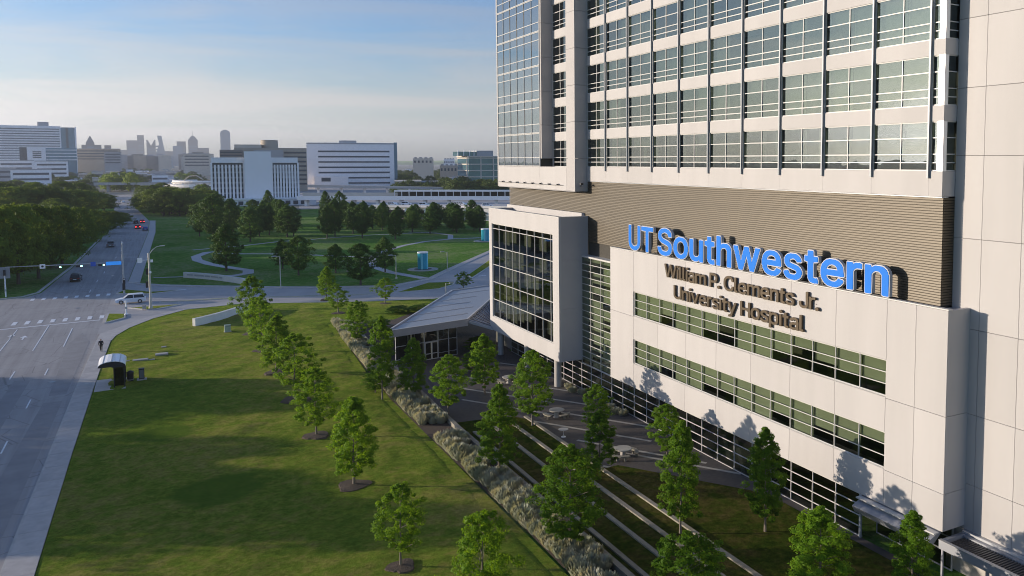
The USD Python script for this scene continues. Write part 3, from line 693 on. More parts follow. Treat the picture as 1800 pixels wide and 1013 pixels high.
# lawn terraces: the turf steps down between long stone kerbs
TERR = Polygon([(24.3, 22), (34.5, 22), (33.0, 58.6), (31.9, 60.0), (31.7, 75.5), (30.6, 77.5), (27.9, 78.2), (24.3, 78.6)])
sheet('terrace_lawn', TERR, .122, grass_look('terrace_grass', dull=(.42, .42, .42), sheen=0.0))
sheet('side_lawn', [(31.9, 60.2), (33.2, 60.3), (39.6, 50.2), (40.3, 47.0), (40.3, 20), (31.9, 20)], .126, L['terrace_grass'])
tw = thing('terrace_edging', 'four long straight stone kerbs stepping across the shaded terrace grass', 'stone kerbs')
for x, a, b in ((25.5, 24, 74.8), (27.65, 24, 75.2), (29.6, 24, 76.0), (31.55, 24, 76.8)):
    n = int((b - a) / 2.4)
    for k in range(n):
        s = a + (b - a) * k / n; e = a + (b - a) * (k + 1) / n - .02
        MB().box(x - .17, x + .17, s, e, 0, .24).build('stone', L['terrace_stone'], tw)
WALLP = [(24.15, 20), (24.2, 56), (24.1, 76), (24.5, 95), (25.0, 112), (25.3, 122), (25.9, 136.6)]
bed = [(21.45, 20), (21.6, 56), (21.4, 70), (21.3, 90), (21.9, 106), (22.8, 125), (23.7, 137.2)]
sheet('planting_bed', bed + WALLP[::-1], .135, L['mulch'])
rw = thing('retaining_wall', 'low pale retaining wall running beside the grey sage shrubs', 'wall')
for (x0, y0), (x1, y1) in zip(WALLP[:-1], WALLP[1:]):
    n = max(1, int((y1 - y0) / 4.0))
    for k in range(n):
        a, b = np.array([x0, y0]), np.array([x1, y1]); s = a + (b - a) * k / n; e = a + (b - a) * ((k + 1) / n) - np.array([0, .02])
        MB().hexa([(s[0], s[1], 0), (s[0] + .42, s[1], 0), (e[0] + .42, e[1], 0), (e[0], e[1], 0)], [(s[0], s[1], .55), (s[0] + .42, s[1], .55), (e[0] + .42, e[1], .55), (e[0], e[1], .55)]).build('coping_stone', L['terrace_stone'], rw)
sheet('garden_bed', [(25.8, 122), (25.9, 138), (33, 136), (41, 145), (44, 150), (50, 150), (40, 131), (29, 118), (25.8, 116)], .14, L['mulch'])
# plaza tables
def round_table(x, y, big, label):
    t = thing('round_table' if big else 'cafe_table', label, 'table', (x, y, .11), R.uniform(0, 3))
    if big:
        MB().lathe((0, 0, 0), [(.75, .66), (.78, .69), (.78, .75), (.74, .77)], 20).build('tabletop', L['stone_light'], t, 30)
        MB().lathe((0, 0, 0), [(.34, 0), (.25, .1), (.22, .6), (.4, .67)], 12).build('pedestal', L['concrete'], t, 30)
        for k in range(3):
            a0 = k * 2.1
            pts = [(r * math.cos(a0 + u), r * math.sin(a0 + u)) for r, us in ((1.0, np.linspace(0, 1.3, 7)), (1.38, np.linspace(1.3, 0, 7))) for u in us]
            MB().prism(pts, .38, .46).prism([(1.19 * math.cos(a0 + .4) + dx, 1.19 * math.sin(a0 + .4) + dy) for dx, dy in ((-.1, -.1), (.1, -.1), (.1, .1), (-.1, .1))], 0, .38).prism([(1.19 * math.cos(a0 + .95) + dx, 1.19 * math.sin(a0 + .95) + dy) for dx, dy in ((-.1, -.1), (.1, -.1), (.1, .1), (-.1, .1))], 0, .38).build('bench', L['terrace_stone'], t)
    else:
        MB().lathe((0, 0, 0), [(.44, .71), (.47, .72), (.47, .745)], 18).build('tabletop', L['concrete_light'], t, 30)
        MB().tube((0, 0, 0), (0, 0, .71), .035).build('pedestal', L['galv'], t)
        MB().lathe((0, 0, 0), [(.24, 0), (.22, .03)], 14).build('base', L['white_paint'], t)


round_table(34.3, 75.2, True, 'round concrete table with curved benches at the middle of the plaza')
round_table(34.9, 89.8, True, 'round concrete table with benches on the plaza nearest the glass pavilion')
round_table(34.6, 61.9, True, 'round concrete table with benches half hidden by a plaza tree, nearest the camera')
round_table(32.3, 69.3, False, 'small white round cafe table at the edge of the plaza')
round_table(33.9, 66.6, False, 'small white cafe table partly behind a dark plaza tree')

# ------------------------------------------------------------------ entrance pavilion
PV = thing('pavilion', 'low glass entrance pavilion with a flat grey slanted roof', 'pavilion')
A_, B_, E_, D_, C_ = (24.0, 103.0), (35.3, 105.6), (43.6, 119.5), (50.0, 133.6), (41.1, 130.8)
def lift(pts, z): return [(p[0], p[1], z) for p in pts]
roofp = [A_, B_, E_, D_, C_]
MB().prism(Polygon(roofp).buffer(-.03), 4.80, 4.92).build('roof', L['metal_roof'], PV)
MB().prism(Polygon(roofp).buffer(-.0).difference(Polygon(roofp).buffer(-.30)), 4.12, 5.02).build('fascia', L['canopy_metal'], PV)
MB().prism(Polygon(roofp).buffer(.02).difference(Polygon(roofp).buffer(-.18)), 5.024, 5.06).build('roof_edge', L['frame'], PV)
MB().prism(Polygon(roofp).buffer(-.31), 4.12, 4.2).build('soffit', L['cladding_grey'], PV)
for k in range(5):
    a = np.array(A_) + (np.array(C_) - np.array(A_)) * (k + 1) / 6; b = np.array(B_) + (np.array(D_) - np.array(B_)) * (k + 1) / 6
    u = (b - a) / np.linalg.norm(b - a); a = a + u * .4; b = b - u * (.4 + (2.0 if k in (2, 3) else .6)); n_ = np.array([-u[1], u[0]]) * .04
    MB().hexa([(*(a - n_), 4.92), (*(b - n_), 4.92), (*(b + n_), 4.92), (*(a + n_), 4.92)], [(*(a - n_), 4.96), (*(b - n_), 4.96), (*(b + n_), 4.96), (*(a + n_), 4.96)]).build('roof_seam', L['roof_grey'], PV)
uf = (np.array(B_) - np.array(A_)); uf /= np.linalg.norm(uf); nf = np.array([-uf[1], uf[0]])
o = np.array(A_) + uf * 1.9 + nf * 1.5
def fpt(s, z, d=0.0): p = o + uf * s - nf * d; return (p[0], p[1], z)
def fbar(m, s0, s1, z0, z1, d0=0.0, d1=.1): return m.hexa([fpt(s0, z0, d1), fpt(s1, z0, d1), fpt(s1, z0, d0), fpt(s0, z0, d0)], [fpt(s0, z1, d1), fpt(s1, z1, d1), fpt(s1, z1, d0), fpt(s0, z1, d0)])
W_ = 8.9; cols = [0, 2.2, 4.05, 6.05, 7.6, W_]
for i, (a, b) in enumerate(zip(cols[:-1], cols[1:])):
    m = MB(); fbar(m, a, a + .07, .12, 4.12); fbar(m, b - .07, b - .005, .12, 4.12)
    for z in (.12, 2.45, 4.05): fbar(m, a + .07, b - .07, z, z + .07, .004, .096)
    if i != 2: fbar(m, a + .07, b - .07, .75, .80, .004, .096)
    w = m.build('front_window', L['frame_grey'], PV)
    for z0, z1 in (((.19, .75), (.8, 2.45), (2.52, 4.05)) if i != 2 else ((2.52, 4.05),)):
        MB().add([fpt(a + .07, z0, .05), fpt(b - .07, z0, .05), fpt(b - .07, z1, .05), fpt(a + .07, z1, .05)], [(0, 1, 2, 3)]).build('pane', L['pane_dark'], w)
for s0 in (4.13, 5.08):
    m = MB(); fbar(m, s0, s0 + .08, .12, 2.44, .11, .17); fbar(m, s0 + .82, s0 + .9, .12, 2.44, .11, .17)
    for z in (.12, .85, 2.34): fbar(m, s0 + .08, s0 + .82, z, z + .1, .112, .168)
    d = m.build('door', L['frame'], PV)
    MB().add([fpt(s0 + .08, .2, .14), fpt(s0 + .82, .2, .14), fpt(s0 + .82, 2.36, .14), fpt(s0 + .08, 2.36, .14)], [(0, 1, 2, 3)]).build('pane', L['pane_dark'], d)
MB().prism([tuple(o + uf * .1 + nf * 6), tuple(o + uf * W_ + nf * 6), tuple(o + uf * W_ + nf * 6.3), tuple(o + uf * .1 + nf * 6.3)], .11, 4.1).build('inner_wall', L['interior'], PV)
aw = np.array(C_) - np.array(A_); aw /= np.linalg.norm(aw); na = np.array([aw[1], -aw[0]])
b0 = np.array(A_) + aw * 2.4 + na * 1.7; b1 = np.array(C_) - aw * 1.2 + na * 1.7
for k in range(8):
    s = b0 + (b1 - b0) * k / 8; e = b0 + (b1 - b0) * (k + 1) / 8 - aw * .1
    MB().add([(*s, .2), (*e, .2), (*e, 4.12), (*s, 4.12)], [(0, 1, 2, 3)]).build('side_pane', L['pane_dark'], PV)
    MB().hexa([(*e, .1), (*(e + aw * .1), .1), (*(e + aw * .1 + na * .1), .1), (*(e + na * .1), .1)], [(*e, 4.12), (*(e + aw * .1), 4.12), (*(e + aw * .1 + na * .1), 4.12), (*(e + na * .1), 4.12)]).build('side_mullion', L['frame_grey'], PV)
# ribbed lean-to roof between pavilion and the glazed box
G0, G1 = np.array(B_) + [.05, .3], np.array(E_); G2, G3 = np.array([41.5, 112.5]), np.array([38.3, 104.2])
def lz(s, t): p = (G0 * (1 - s) + G1 * s) * (1 - t) + (G3 * (1 - s) + G2 * s) * t; return (p[0], p[1], 4.75 - 1.0 * t)
MB().hexa([tuple(np.array(lz(s, t)) - [0, 0, .3]) for s, t in ((0, 0), (0, 1), (1, 1), (1, 0))], [lz(s, t) for s, t in ((0, 0), (0, 1), (1, 1), (1, 0))]).build('lean_to_roof', L['metal_roof'], PV)
for k in range(17):
    s = (k + .5) / 17; a, b = np.array(lz(s, .04)), np.array(lz(s, .96)); w_ = np.array([.0, .13, 0])
    MB().hexa([tuple(a - w_), tuple(b - w_), tuple(b + w_), tuple(a + w_)], [tuple(a - w_ * .8 + [0, 0, .09]), tuple(b - w_ * .8 + [0, 0, .09]), tuple(b + w_ * .8 + [0, 0, .09]), tuple(a + w_ * .8 + [0, 0, .09])]).build('roof_rib', L['dark_slat'] if k % 2 else L['canopy_metal'], PV)

# ------------------------------------------------------------------ slatted canopy at the right wing
CN = thing('slatted_canopy', 'grey steel canopy with dark slats against the right wing wall', 'canopy')
y0c, y1c, x0c, x1c, zc = 14.0, 33.0, 40.75, 43.0, 2.55
MB().box(x0c - .12, x0c + .1, y0c, y1c, zc - .25, zc + .28).box(x0c + .1, x1c, y1c - .25, y1c, zc - .248, zc + .277).box(x1c - .45, x1c, y0c, y1c - .25, zc + .06, zc + .22).build('frame', L['canopy_metal'], CN)
MB().box(x0c - .14, x0c + .12, y0c, y1c + .02, zc + .284, zc + .31).build('edge_trim', L['galv'], CN)
MB().box(x1c - .2, x1c + .04, y0c, y1c, zc + .24, zc + .4).build('wall_flashing', L['frame_grey'], CN)
yy_ = y1c - .42
while yy_ > 24:
    MB().box(x0c + .1, x1c - .45, yy_ - .045, yy_ + .045, zc - .02, zc + .12).build('slat', L['dark_slat'], CN); yy_ -= .2
for yp in (32.8, 29.6, 26.2):
    MB().box(x0c - .06, x0c + .06, yp - .06, yp + .06, 0, zc - .25).build('post', L['canopy_metal'], CN)
# ------------------------------------------------------------------ trees
def prof_oval(t): return np.clip(1.9 * np.sqrt(t) * (1 - t) ** .62, 0, 1)
def prof_cone(t): return np.clip(1.35 * (t + .04) ** .35 * (1 - t) ** .72, 0, 1)
def prof_dome(t): return np.clip(np.sqrt(np.maximum(0, 1 - (t * 1.02 - .12) ** 2 * 1.15)), 0.25, 1)


def leaves(rng, centres, sig, per, size, flat=.75, up=.5):
    n = len(centres) * per
    c = np.repeat(centres, per, 0); s = np.repeat(sig, per)[:, None]
    off = rng.normal(0, 1, (n, 3)); off /= np.linalg.norm(off, axis=1)[:, None] + 1e-9
    off *= rng.uniform(.25, 1, (n, 1)) ** .5 * s * [1, 1, flat]
    p = c + off
    ax = c * [1, 1, 0]; ax /= np.linalg.norm(ax, axis=1)[:, None] + .3
    nr = rng.normal(0, .62, (n, 3)) + off / (s + 1e-6) * .9 + ax * .75 + [0, 0, up]; nr /= np.linalg.norm(nr, axis=1)[:, None]
    a = np.cross(nr, rng.normal(0, 1, (n, 3))); a /= np.linalg.norm(a, axis=1)[:, None]; b = np.cross(nr, a)
    l = (size * rng.uniform(.6, 1.35, n))[:, None]; w = l * .42
    v = np.stack([p - a * l * .5, p + b * w * .5 - a * l * .05, p + a * l * .5, p - b * w * .5 - a * l * .05], 1).reshape(-1, 3)
    return v, np.arange(n * 4).reshape(-1, 4)


def tree_proto(name, label, group, seed, Ht, Rd, base, prof, nclump, per, leaf, clump, leafmat, loc, scale, rotz=0.0, trunk_r=.11, trunkmat='trunk', lean=.0, shell=.45, mulch=False, squash=.7):
    rng = np.random.default_rng(seed)
    t = thing(name, label, 'tree', loc, rotz, group, scale)
    u = (np.arange(nclump) + rng.uniform(0, 1, nclump)) / nclump
    ang = np.arange(nclump) * 2.39996 + rng.normal(0, .35, nclump)
    hh = base + (Ht - base) * (u ** .92)
    lob = 1 + .36 * np.sin(ang * 2 + seed) * np.sin(hh * 2.1 + seed * 1.7) + rng.normal(0, .13, nclump)
    env = Rd * prof(u) * np.clip(lob, .5, 1.5)
    rad = env * (shell + (1 - shell) * np.sqrt(rng.uniform(0, 1, nclump)))
    C = np.c_[np.cos(ang) * rad, np.sin(ang) * rad, hh + rng.normal(0, .12, nclump)]
    C[:, 0] += lean * (hh / Ht)
    sg = clump * rng.uniform(.6, 1.25, nclump) * (.55 + .45 * prof(u))
    m = MB(); m.add(*leaves(rng, C, sg, per, leaf, squash)); m.build('crown', L[leafmat], t)
    m = MB()
    segs = 5; top = Ht * .82
    pts = [np.array([lean * (k / segs) ** 1.3 * .8 + rng.normal(0, .02) * (k > 0), rng.normal(0, .02) * (k > 0), top * k / segs]) for k in range(segs + 1)]
    for k in range(segs):
        m.tube(pts[k], pts[k + 1], trunk_r * (1 - .8 * k / segs) * (1.25 if k == 0 else 1), trunk_r * (1 - .8 * (k + 1) / segs), 7, False)
    for k in rng.choice(nclump, min(nclump, 26), False):
        z = min(max(C[k, 2] - .55 * np.hypot(C[k, 0], C[k, 1]) - .1, base * .75), top * .95); f = z / top
        p0 = np.array([lean * f ** 1.3 * .8, 0, z]); m.tube(p0, C[k], trunk_r * .38 * (1 - .6 * f), .012, 4, False)
    m.build('trunk', L[trunkmat], t)
    if mulch:
        m = MB(); n = 26; aa = np.arange(n) * 2 * math.pi / n; rr = Rd * .58 * (1 + .12 * np.sin(aa * 3 + seed) + rng.normal(0, .04, n))
        v = np.vstack([np.c_[np.cos(aa) * rr, np.sin(aa) * rr, np.full(n, -.12)], np.c_[np.cos(aa) * rr * .9, np.sin(aa) * rr * .9, np.full(n, .10)], np.c_[np.cos(aa) * rr * .3, np.sin(aa) * rr * .3, np.full(n, .17)], [[0, 0, .2]]])
        f = [(k * n + i, k * n + (i + 1) % n, (k + 1) * n + (i + 1) % n, (k + 1) * n + i) for k in range(2) for i in range(n)]
        m.add(v, f); m.add(v, [(2 * n + i, 2 * n + (i + 1) % n, 3 * n) for i in range(n)]); m.build('mulch_ring', L['mulch'], t)
    return t


PROTO = {}


def plant(kind, make, loc, Ht, Rd, label, group=None, rotz=None):
    """Stands a tree of height Ht and crown radius Rd; later ones of the kind reference the first."""
    rotz = R.uniform(0, 6.28) if rotz is None else rotz
    h0, r0 = make['Ht'], make['Rd']; sc = (Rd / r0, Rd / r0, Ht / h0)
    if kind not in PROTO:
        PROTO[kind] = tree_proto(loc=loc, rotz=rotz, scale=sc, label=label, group=group, **make)
        return PROTO[kind]
    return dup(PROTO[kind], loc, rotz, label, group or '', sc)


OAK = [dict(name='lawn_tree', seed=s, Ht=7.0, Rd=2.1, base=b, prof=p, nclump=nc, per=120, leaf=.18, clump=.44, leafmat='leaf_lawn', trunk_r=.10, mulch=True, lean=ln) for s, b, p, nc, ln in ((3, 1.5, prof_oval, 105, .2), (8, 1.2, prof_cone, 140, -.15), (14, 1.4, prof_oval, 95, .3), (19, 1.3, lambda t: prof_oval(t ** .8), 115, -.3))]
PLA = [dict(name='plaza_tree', seed=s, Ht=7.5, Rd=1.9, base=1.3, prof=p, nclump=160, per=110, leaf=.17, clump=.40, leafmat='leaf_plaza', trunk_r=.09, lean=.1) for s, p in ((21, prof_cone), (33, prof_oval), (45, prof_cone))]
PRK = [dict(name='park_tree', seed=s, Ht=12.0, Rd=4.2, base=1.8, prof=p, nclump=200, per=40, leaf=.46, clump=.85, leafmat='leaf_park', trunk_r=.22, trunkmat='trunk_dark') for s, p in ((51, prof_cone), (62, prof_oval), (73, prof_cone))]
FOR = [dict(name='woodland_tree', seed=s, Ht=13.0, Rd=6.2, base=2.6, prof=prof_dome, nclump=260, per=38, leaf=.55, clump=1.15, leafmat='leaf_forest', trunk_r=.34, trunkmat='trunk_dark', shell=.5) for s in (81, 92, 97)]
FAR = [dict(name='distant_tree', seed=s, Ht=12.0, Rd=7.0, base=1.5, prof=prof_dome, nclump=120, per=16, leaf=1.25, clump=1.7, leafmat=lm, trunk_r=.4, trunkmat='trunk_dark', shell=.55) for s, lm in ((101, 'leaf_far'), (112, 'leaf_far'), (123, 'leaf_bright'))]


def photo_tree(kinds, i, base_px, top_py, w_px, label, group=None, zg=0.1, h=None):
    g = ground_at(base_px[0], base_px[1], zg)
    z = lawn_z(g[0], g[1]) if kinds is OAK else zg
    Ht = (height_at(g[0], g[1], top_py) - z) if h is None else h
    D = (g - EYE) @ FW
    th = abs((base_px[0] - CX) / F); Rd = .5 * w_px * (1.12 if kinds is PRK else 1.06) * D / F / math.sqrt(1 + th * th * .6)
    return plant(kinds[i]['name'] + str(i), kinds[i], (g[0], g[1], z - .02), Ht, Rd, label, group)


LAWN_T = [((705, 1000), 853, 88, 'lawn tree with pale trunk and round mulch ring, nearest the camera', 0), ((622, 855), 700, 100, 'full lawn tree in a mulch ring, second from the camera', 1),
          ((556, 768), 648, 78, 'dark lawn tree standing just beyond the full one in the diagonal row', 3), ((518, 705), 588, 82, 'lawn tree in the middle of the diagonal row, fourth from the camera', 0),
          ((486, 656), 556, 70, 'lawn tree of the diagonal row level with the bus shelter', 1), ((462, 618), 525, 62, 'lawn tree of the diagonal row beside the green utility box', 2),
          ((442, 588), 487, 56, 'bright lawn tree hiding the end of the curved pale wall', 0), ((845, 1098), 898, 120, 'bright lawn tree cut off by the bottom edge of the photo', 3)]
for b, tp, w, lab, i in LAWN_T: photo_tree(OAK, i, b, tp, w, lab)
for b, tp, w, lab, i in [((574, 527), 470, 40, 'bright young tree left of its darker twin by the entry drive', 1), ((595, 551), 501, 42, 'young tree with a pale trunk just below the entry drive', 2), ((677, 534), 489, 36, 'single young tree by the drive near the teal cylinder', 0)]:
    photo_tree(OAK, i, b, tp, w, lab)
PLAZA_T = [((628, 606), 530, 46, 'leafy tree at the far tip of the sage shrubs', 1), ((672, 702), 556, 58, 'tree directly left of the pavilion roof corner', 2), ((727, 702), 597, 60, 'pale green tree in front of the pavilion glass', 0),
           ((788, 728), 626, 66, 'bright tree between the pavilion doors and the terrace kerbs', 1), ((852, 694), 588, 62, 'dark tree standing in the shade before the glazed box', 2), ((878, 838), 680, 86, 'tall bright tree growing on the upper end of the terraces', 0),
           ((936, 748), 618, 72, 'dark tree on the plaza edge in front of the round column', 1), ((1050, 762), 677, 52, 'tree with a sunlit round top near the stair glazing', 1), ((1054, 832), 722, 72, 'dark shaded tree beside the nearest round concrete table', 2),
           ((1172, 806), 712, 58, 'dark bushy tree against the ground floor glazing', 1), ((1196, 938), 745, 86, 'tall pointed tree in front of the ground floor windows', 0), ((1002, 972), 786, 122, 'large round tree over the terrace kerbs in the lower middle', 1),
           ((1345, 935), 756, 84, 'pointed tree whose tip overlaps the white wall', 0), ((1440, 1062), 894, 142, 'broad bright tree at the bottom near the entrance awning', 2), ((1205, 1120), 940, 150, 'bushy tree cut by the bottom edge below the terraces', 1), ((1602, 1075), 898, 100, 'slim bright tree at the bottom right beside the slatted canopy', 2)]
for b, tp, w, lab, i in PLAZA_T: photo_tree(PLA, i, b, tp, w, lab)
photo_tree(OAK, 2, (815, 508), 478, 30, 'small round tree in the drive divider behind the pavilion roof')
for k, (b, w, hp) in enumerate([((700, 552), 44, 538), ((735, 548), 40, 536), ((668, 575), 40, 560), ((660, 690), 46, 655), ((840, 620), 50, 592), ((830, 655), 44, 620)]):
    photo_tree(PLA, 1, b, hp, w, 'rounded garden shrub in the bed beside the pavilion', 'shrubs around the pavilion')

PARK_T = [((398, 476), 395, 66), ((525, 484), 416, 52), ((497, 473), 422, 40), ((590, 480), 430, 42), ((634, 501), 430, 60), ((677, 478), 418, 44), ((440, 425), 365, 46), ((375, 421), 345, 54), ((505, 417), 362, 46), ((575, 419), 362, 36), ((637, 419), 358, 40),
          ((655, 402), 362, 34), ((695, 421), 370, 36), ((756, 411), 372, 36), ((803, 409), 360, 40), ((830, 392), 352, 34), ((845, 388), 372, 20), ((725, 408), 362, 30), ((672, 405), 358, 30)]
for k, (b, tp, w) in enumerate(PARK_T):
    labs = ['broad dark park tree beside the winding path loop', 'olive-toned park tree behind the lamp post', 'dark round park tree half hidden by the olive-toned one', 'rounded dark park tree between the lamp post and the biggest park tree', 'large dark park tree nearest the entry drive', 'park tree standing inside the curved path by the teal cylinder',
            'park tree above the upper footpath, below the office tower', 'tall park tree at the left edge of the park above the path loop', 'park tree on the upper footpath below the right wing of the slatted office', 'park tree beside the upper footpath below the white slab building', 'park tree where the upper footpath ends behind the biggest park tree',
            'far park tree below the left corner of the parking deck', 'park tree in front of the parking deck, left of the curving path', 'park tree above the long diagonal path by the parking deck', 'park tree where the paths fork near the dark teal cylinder', 'tall thin park tree in front of the white end wall of the deck', 'smallest park tree close to the glazed hospital box', 'far park tree in the gap before the middle of the deck', 'far park tree left of the middle of the deck']
    photo_tree(PRK, k % 3, b, tp, w, labs[k])
for k in range(44):
    px = R.uniform(335, 850); D = R.uniform(285, 345) if px < 640 else R.uniform(300, 335)
    g = far_at(px, D)
    plant(PRK[k % 3]['name'] + str(k % 3), PRK[k % 3], (g[0], g[1], 0), R.uniform(9, 14) * (1 if px < 650 else .75), R.uniform(3.0, 4.1), 'dark green tree in the dense row behind the park lawn', 'trees in rows behind the park')

# woods left of the road: visible block beyond the side street, and the block beside the frame whose shade falls across the lawn
def woods(k, x, y, h, r): plant(FOR[k % 3]['name'] + str(k % 3), FOR[k % 3], (x, y, 0), h, r, 'broad dark tree in the woods left of the main road', 'trees in the woods left of the road')
k = 0
for (px, py), tp, rr in [((219, 394), 374, 4.2), ((205, 401), 372, 4.6), ((188, 411), 372, 5.0), ((168, 424), 370, 5.0), ((146, 441), 366, 5.2), ((118, 464), 364, 5.4), ((78, 489), 364, 5.6), ((43, 499), 362, 5.8), ((6, 505), 370, 6.0), ((100, 470), 366, 5.6), ((-30, 512), 376, 6)]:
    g = ground_at(px, py); woods(k, g[0] - 1, g[1], height_at(g[0], g[1], tp), rr); k += 1
for row in range(9):
    x = -33 - row * 9
    y = 214 + .7 * row * 6
    while y < 450:
        xo = 0 if y < 330 else (y - 330) * .035
        if R.random() < .9: woods(k, x - xo + R.uniform(-2.5, 2.5), y + R.uniform(-2.5, 2.5), R.uniform(8.8, 13.2) if y < 300 else R.uniform(7.5, 10.5), R.uniform(5.0, 7.0)); k += 1
        y += 10.5 if row < 4 else 15
for row in range(6):
    x = -34 - row * 9
    y = 10
    while y < 190:
        s = y + .62 * x * -1 * -1
        sh = y + .62 * x          # where its shade meets the line x = 0
        lit = sh > 113 - R.uniform(0, 6) or 53 < sh < 62 or 86 < sh < 91 or R.random() < .16
        if not lit: woods(k, x + R.uniform(-2.5, 2.5), y + R.uniform(-1.5, 1.5), R.uniform(6.0, 8.0), R.uniform(4.5, 6.0)); k += 1
        y += 8.5
for (px, py), tp, rr in [((262, 372), 338, 7), ((278, 368), 336, 7), ((246, 366), 345, 5), ((292, 362), 330, 7), ((270, 358), 326, 7), ((254, 352), 327, 6), ((285, 350), 322, 7), ((183, 372), 342, 7), ((165, 374), 338, 8), ((148, 378), 336, 8), ((128, 380), 334, 9), ((105, 384), 336, 9), ((80, 386), 330, 9), ((50, 388), 332, 9), ((20, 390), 330, 9), ((60, 370), 322, 9), ((110, 366), 320, 9), ((140, 362), 322, 8), ((0, 372), 322, 10)]:
    g = ground_at(px, py); woods(k, g[0], g[1], height_at(g[0], g[1], tp), rr); k += 1
for i in range(34):      # right of the upper road, behind the lawn
    g = far_at(R.uniform(254, 372), R.uniform(385, 450))
    woods(k, g[0], g[1], R.uniform(9, 12.5), R.uniform(5, 6.5)); k += 1
# trees of the city beyond, thinning into the haze
for i in range(230):
    D = 450 * math.exp(R.uniform(0, 1.85)); px = R.uniform(-70, 365)
    if D < 900 and 150 < px < 330 or 660 < D < 1000 and px < 110 and R.random() < .6: continue
    if 272 < px < 312: continue
    g = far_at(px, D); b = 2 if R.random() < .3 else R.choice((0, 1))
    plant('distant_tree%d' % b, FAR[b], (g[0], g[1], 0), R.uniform(6, 10.5), R.uniform(5, 8.5), 'small hazy tree among the distant city blocks' if b < 2 else 'pale sunlit tree among the distant city blocks', 'hazy distant city trees' if b < 2 else 'sunlit distant city trees')
for i in range(90):
    D = R.uniform(560, 1500); px = R.uniform(698, 888)
    if D > 760 and 780 < px: D = R.uniform(560, 620)
    g = far_at(px, D)
    plant('distant_tree%d' % (i % 2), FAR[i % 2], (g[0], g[1], 0), R.uniform(8, 13), R.uniform(6, 9), 'small tree among the buildings beyond the viaduct', 'trees beyond the viaduct')
for i in range(14):
    g = far_at(R.uniform(180, 240), R.uniform(700, 820))
    plant('distant_tree2', FAR[2], (g[0], g[1], 0), R.uniform(11, 16), R.uniform(5, 7), 'bright sunlit tree beyond the road overpass', 'bright trees beyond the overpass')

# sage shrubs along the retaining wall
def sage(seed, loc, sc):
    rng = np.random.default_rng(seed); t = thing('sage_shrub', 'feathery grey-green sage shrub in the long bed beside the low wall', 'shrub', loc, R.uniform(0, 6), 'sage shrubs along the low wall', sc)
    n = 420; a = rng.uniform(0, 6.28, n); r0 = .45 * np.sqrt(rng.uniform(0, 1, n)); sp = .35 + .4 * rng.uniform(0, 1, n)
    p = np.c_[np.cos(a) * r0, np.sin(a) * r0, np.zeros(n)]; q = np.c_[np.cos(a) * (r0 + sp * .6), np.sin(a) * (r0 + sp * .6), (1.1 - r0 * .7) * rng.uniform(.6, 1.1, n)]
    s = np.c_[-np.sin(a), np.cos(a), np.zeros(n)] * .045
    v = np.stack([p - s, p + s, q * .75 + p * .25 + s * 1.3, q, q * .75 + p * .25 - s * 1.3], 1).reshape(-1, 3)
    i5 = np.arange(n) * 5
    f = np.vstack([np.c_[i5, i5 + 1, i5 + 2], np.c_[i5, i5 + 2, i5 + 4], np.c_[i5 + 4, i5 + 2, i5 + 3]])
    MB().add(v, f).build('stems', L['leaf_sage'], t)
    return t


bx, by_ = np.array([p[0] for p in bed]), np.array([p[1] for p in bed]); wx, wy = np.array([p[0] for p in WALLP]), np.array([p[1] for p in WALLP])
SG = []
y = 40.0; i = 0
while y < 136.5:
    x0, x1 = np.interp(y, by_, bx), np.interp(y, wy, wx)
    for fr in (.2, .5, .78):
        if 74 < y < 79 and fr < .9: continue
        if R.random() < (.95 if fr < .7 else .45):
            s = R.uniform(.8, 1.12) * (1.0 if fr < .5 else .9); loc = (x0 + (x1 - x0) * fr + R.uniform(-.12, .12), y + R.uniform(-.25, .25), .12)
            if i < 3: SG.append(sage(200 + i, loc, (s, s, s * R.uniform(.8, 1.2))))
            else: dup(SG[i % 3], loc, R.uniform(0, 6), None, None, (s, s, s * R.uniform(.8, 1.2)))
            i += 1
    y += .86
for k, (x, y_) in enumerate([(40.0, 84.3), (39.6, 82.6), (40.2, 81.3), (40.2, 74.6), (40.0, 73.2), (40.4, 72.3)]):
    dup(SG[k % 3], (x, y_, .1), R.uniform(0, 6), 'low grey ornamental plant at the foot of the hospital glazing', 'plants at the foot of the glazing', (.8, .8, .6))


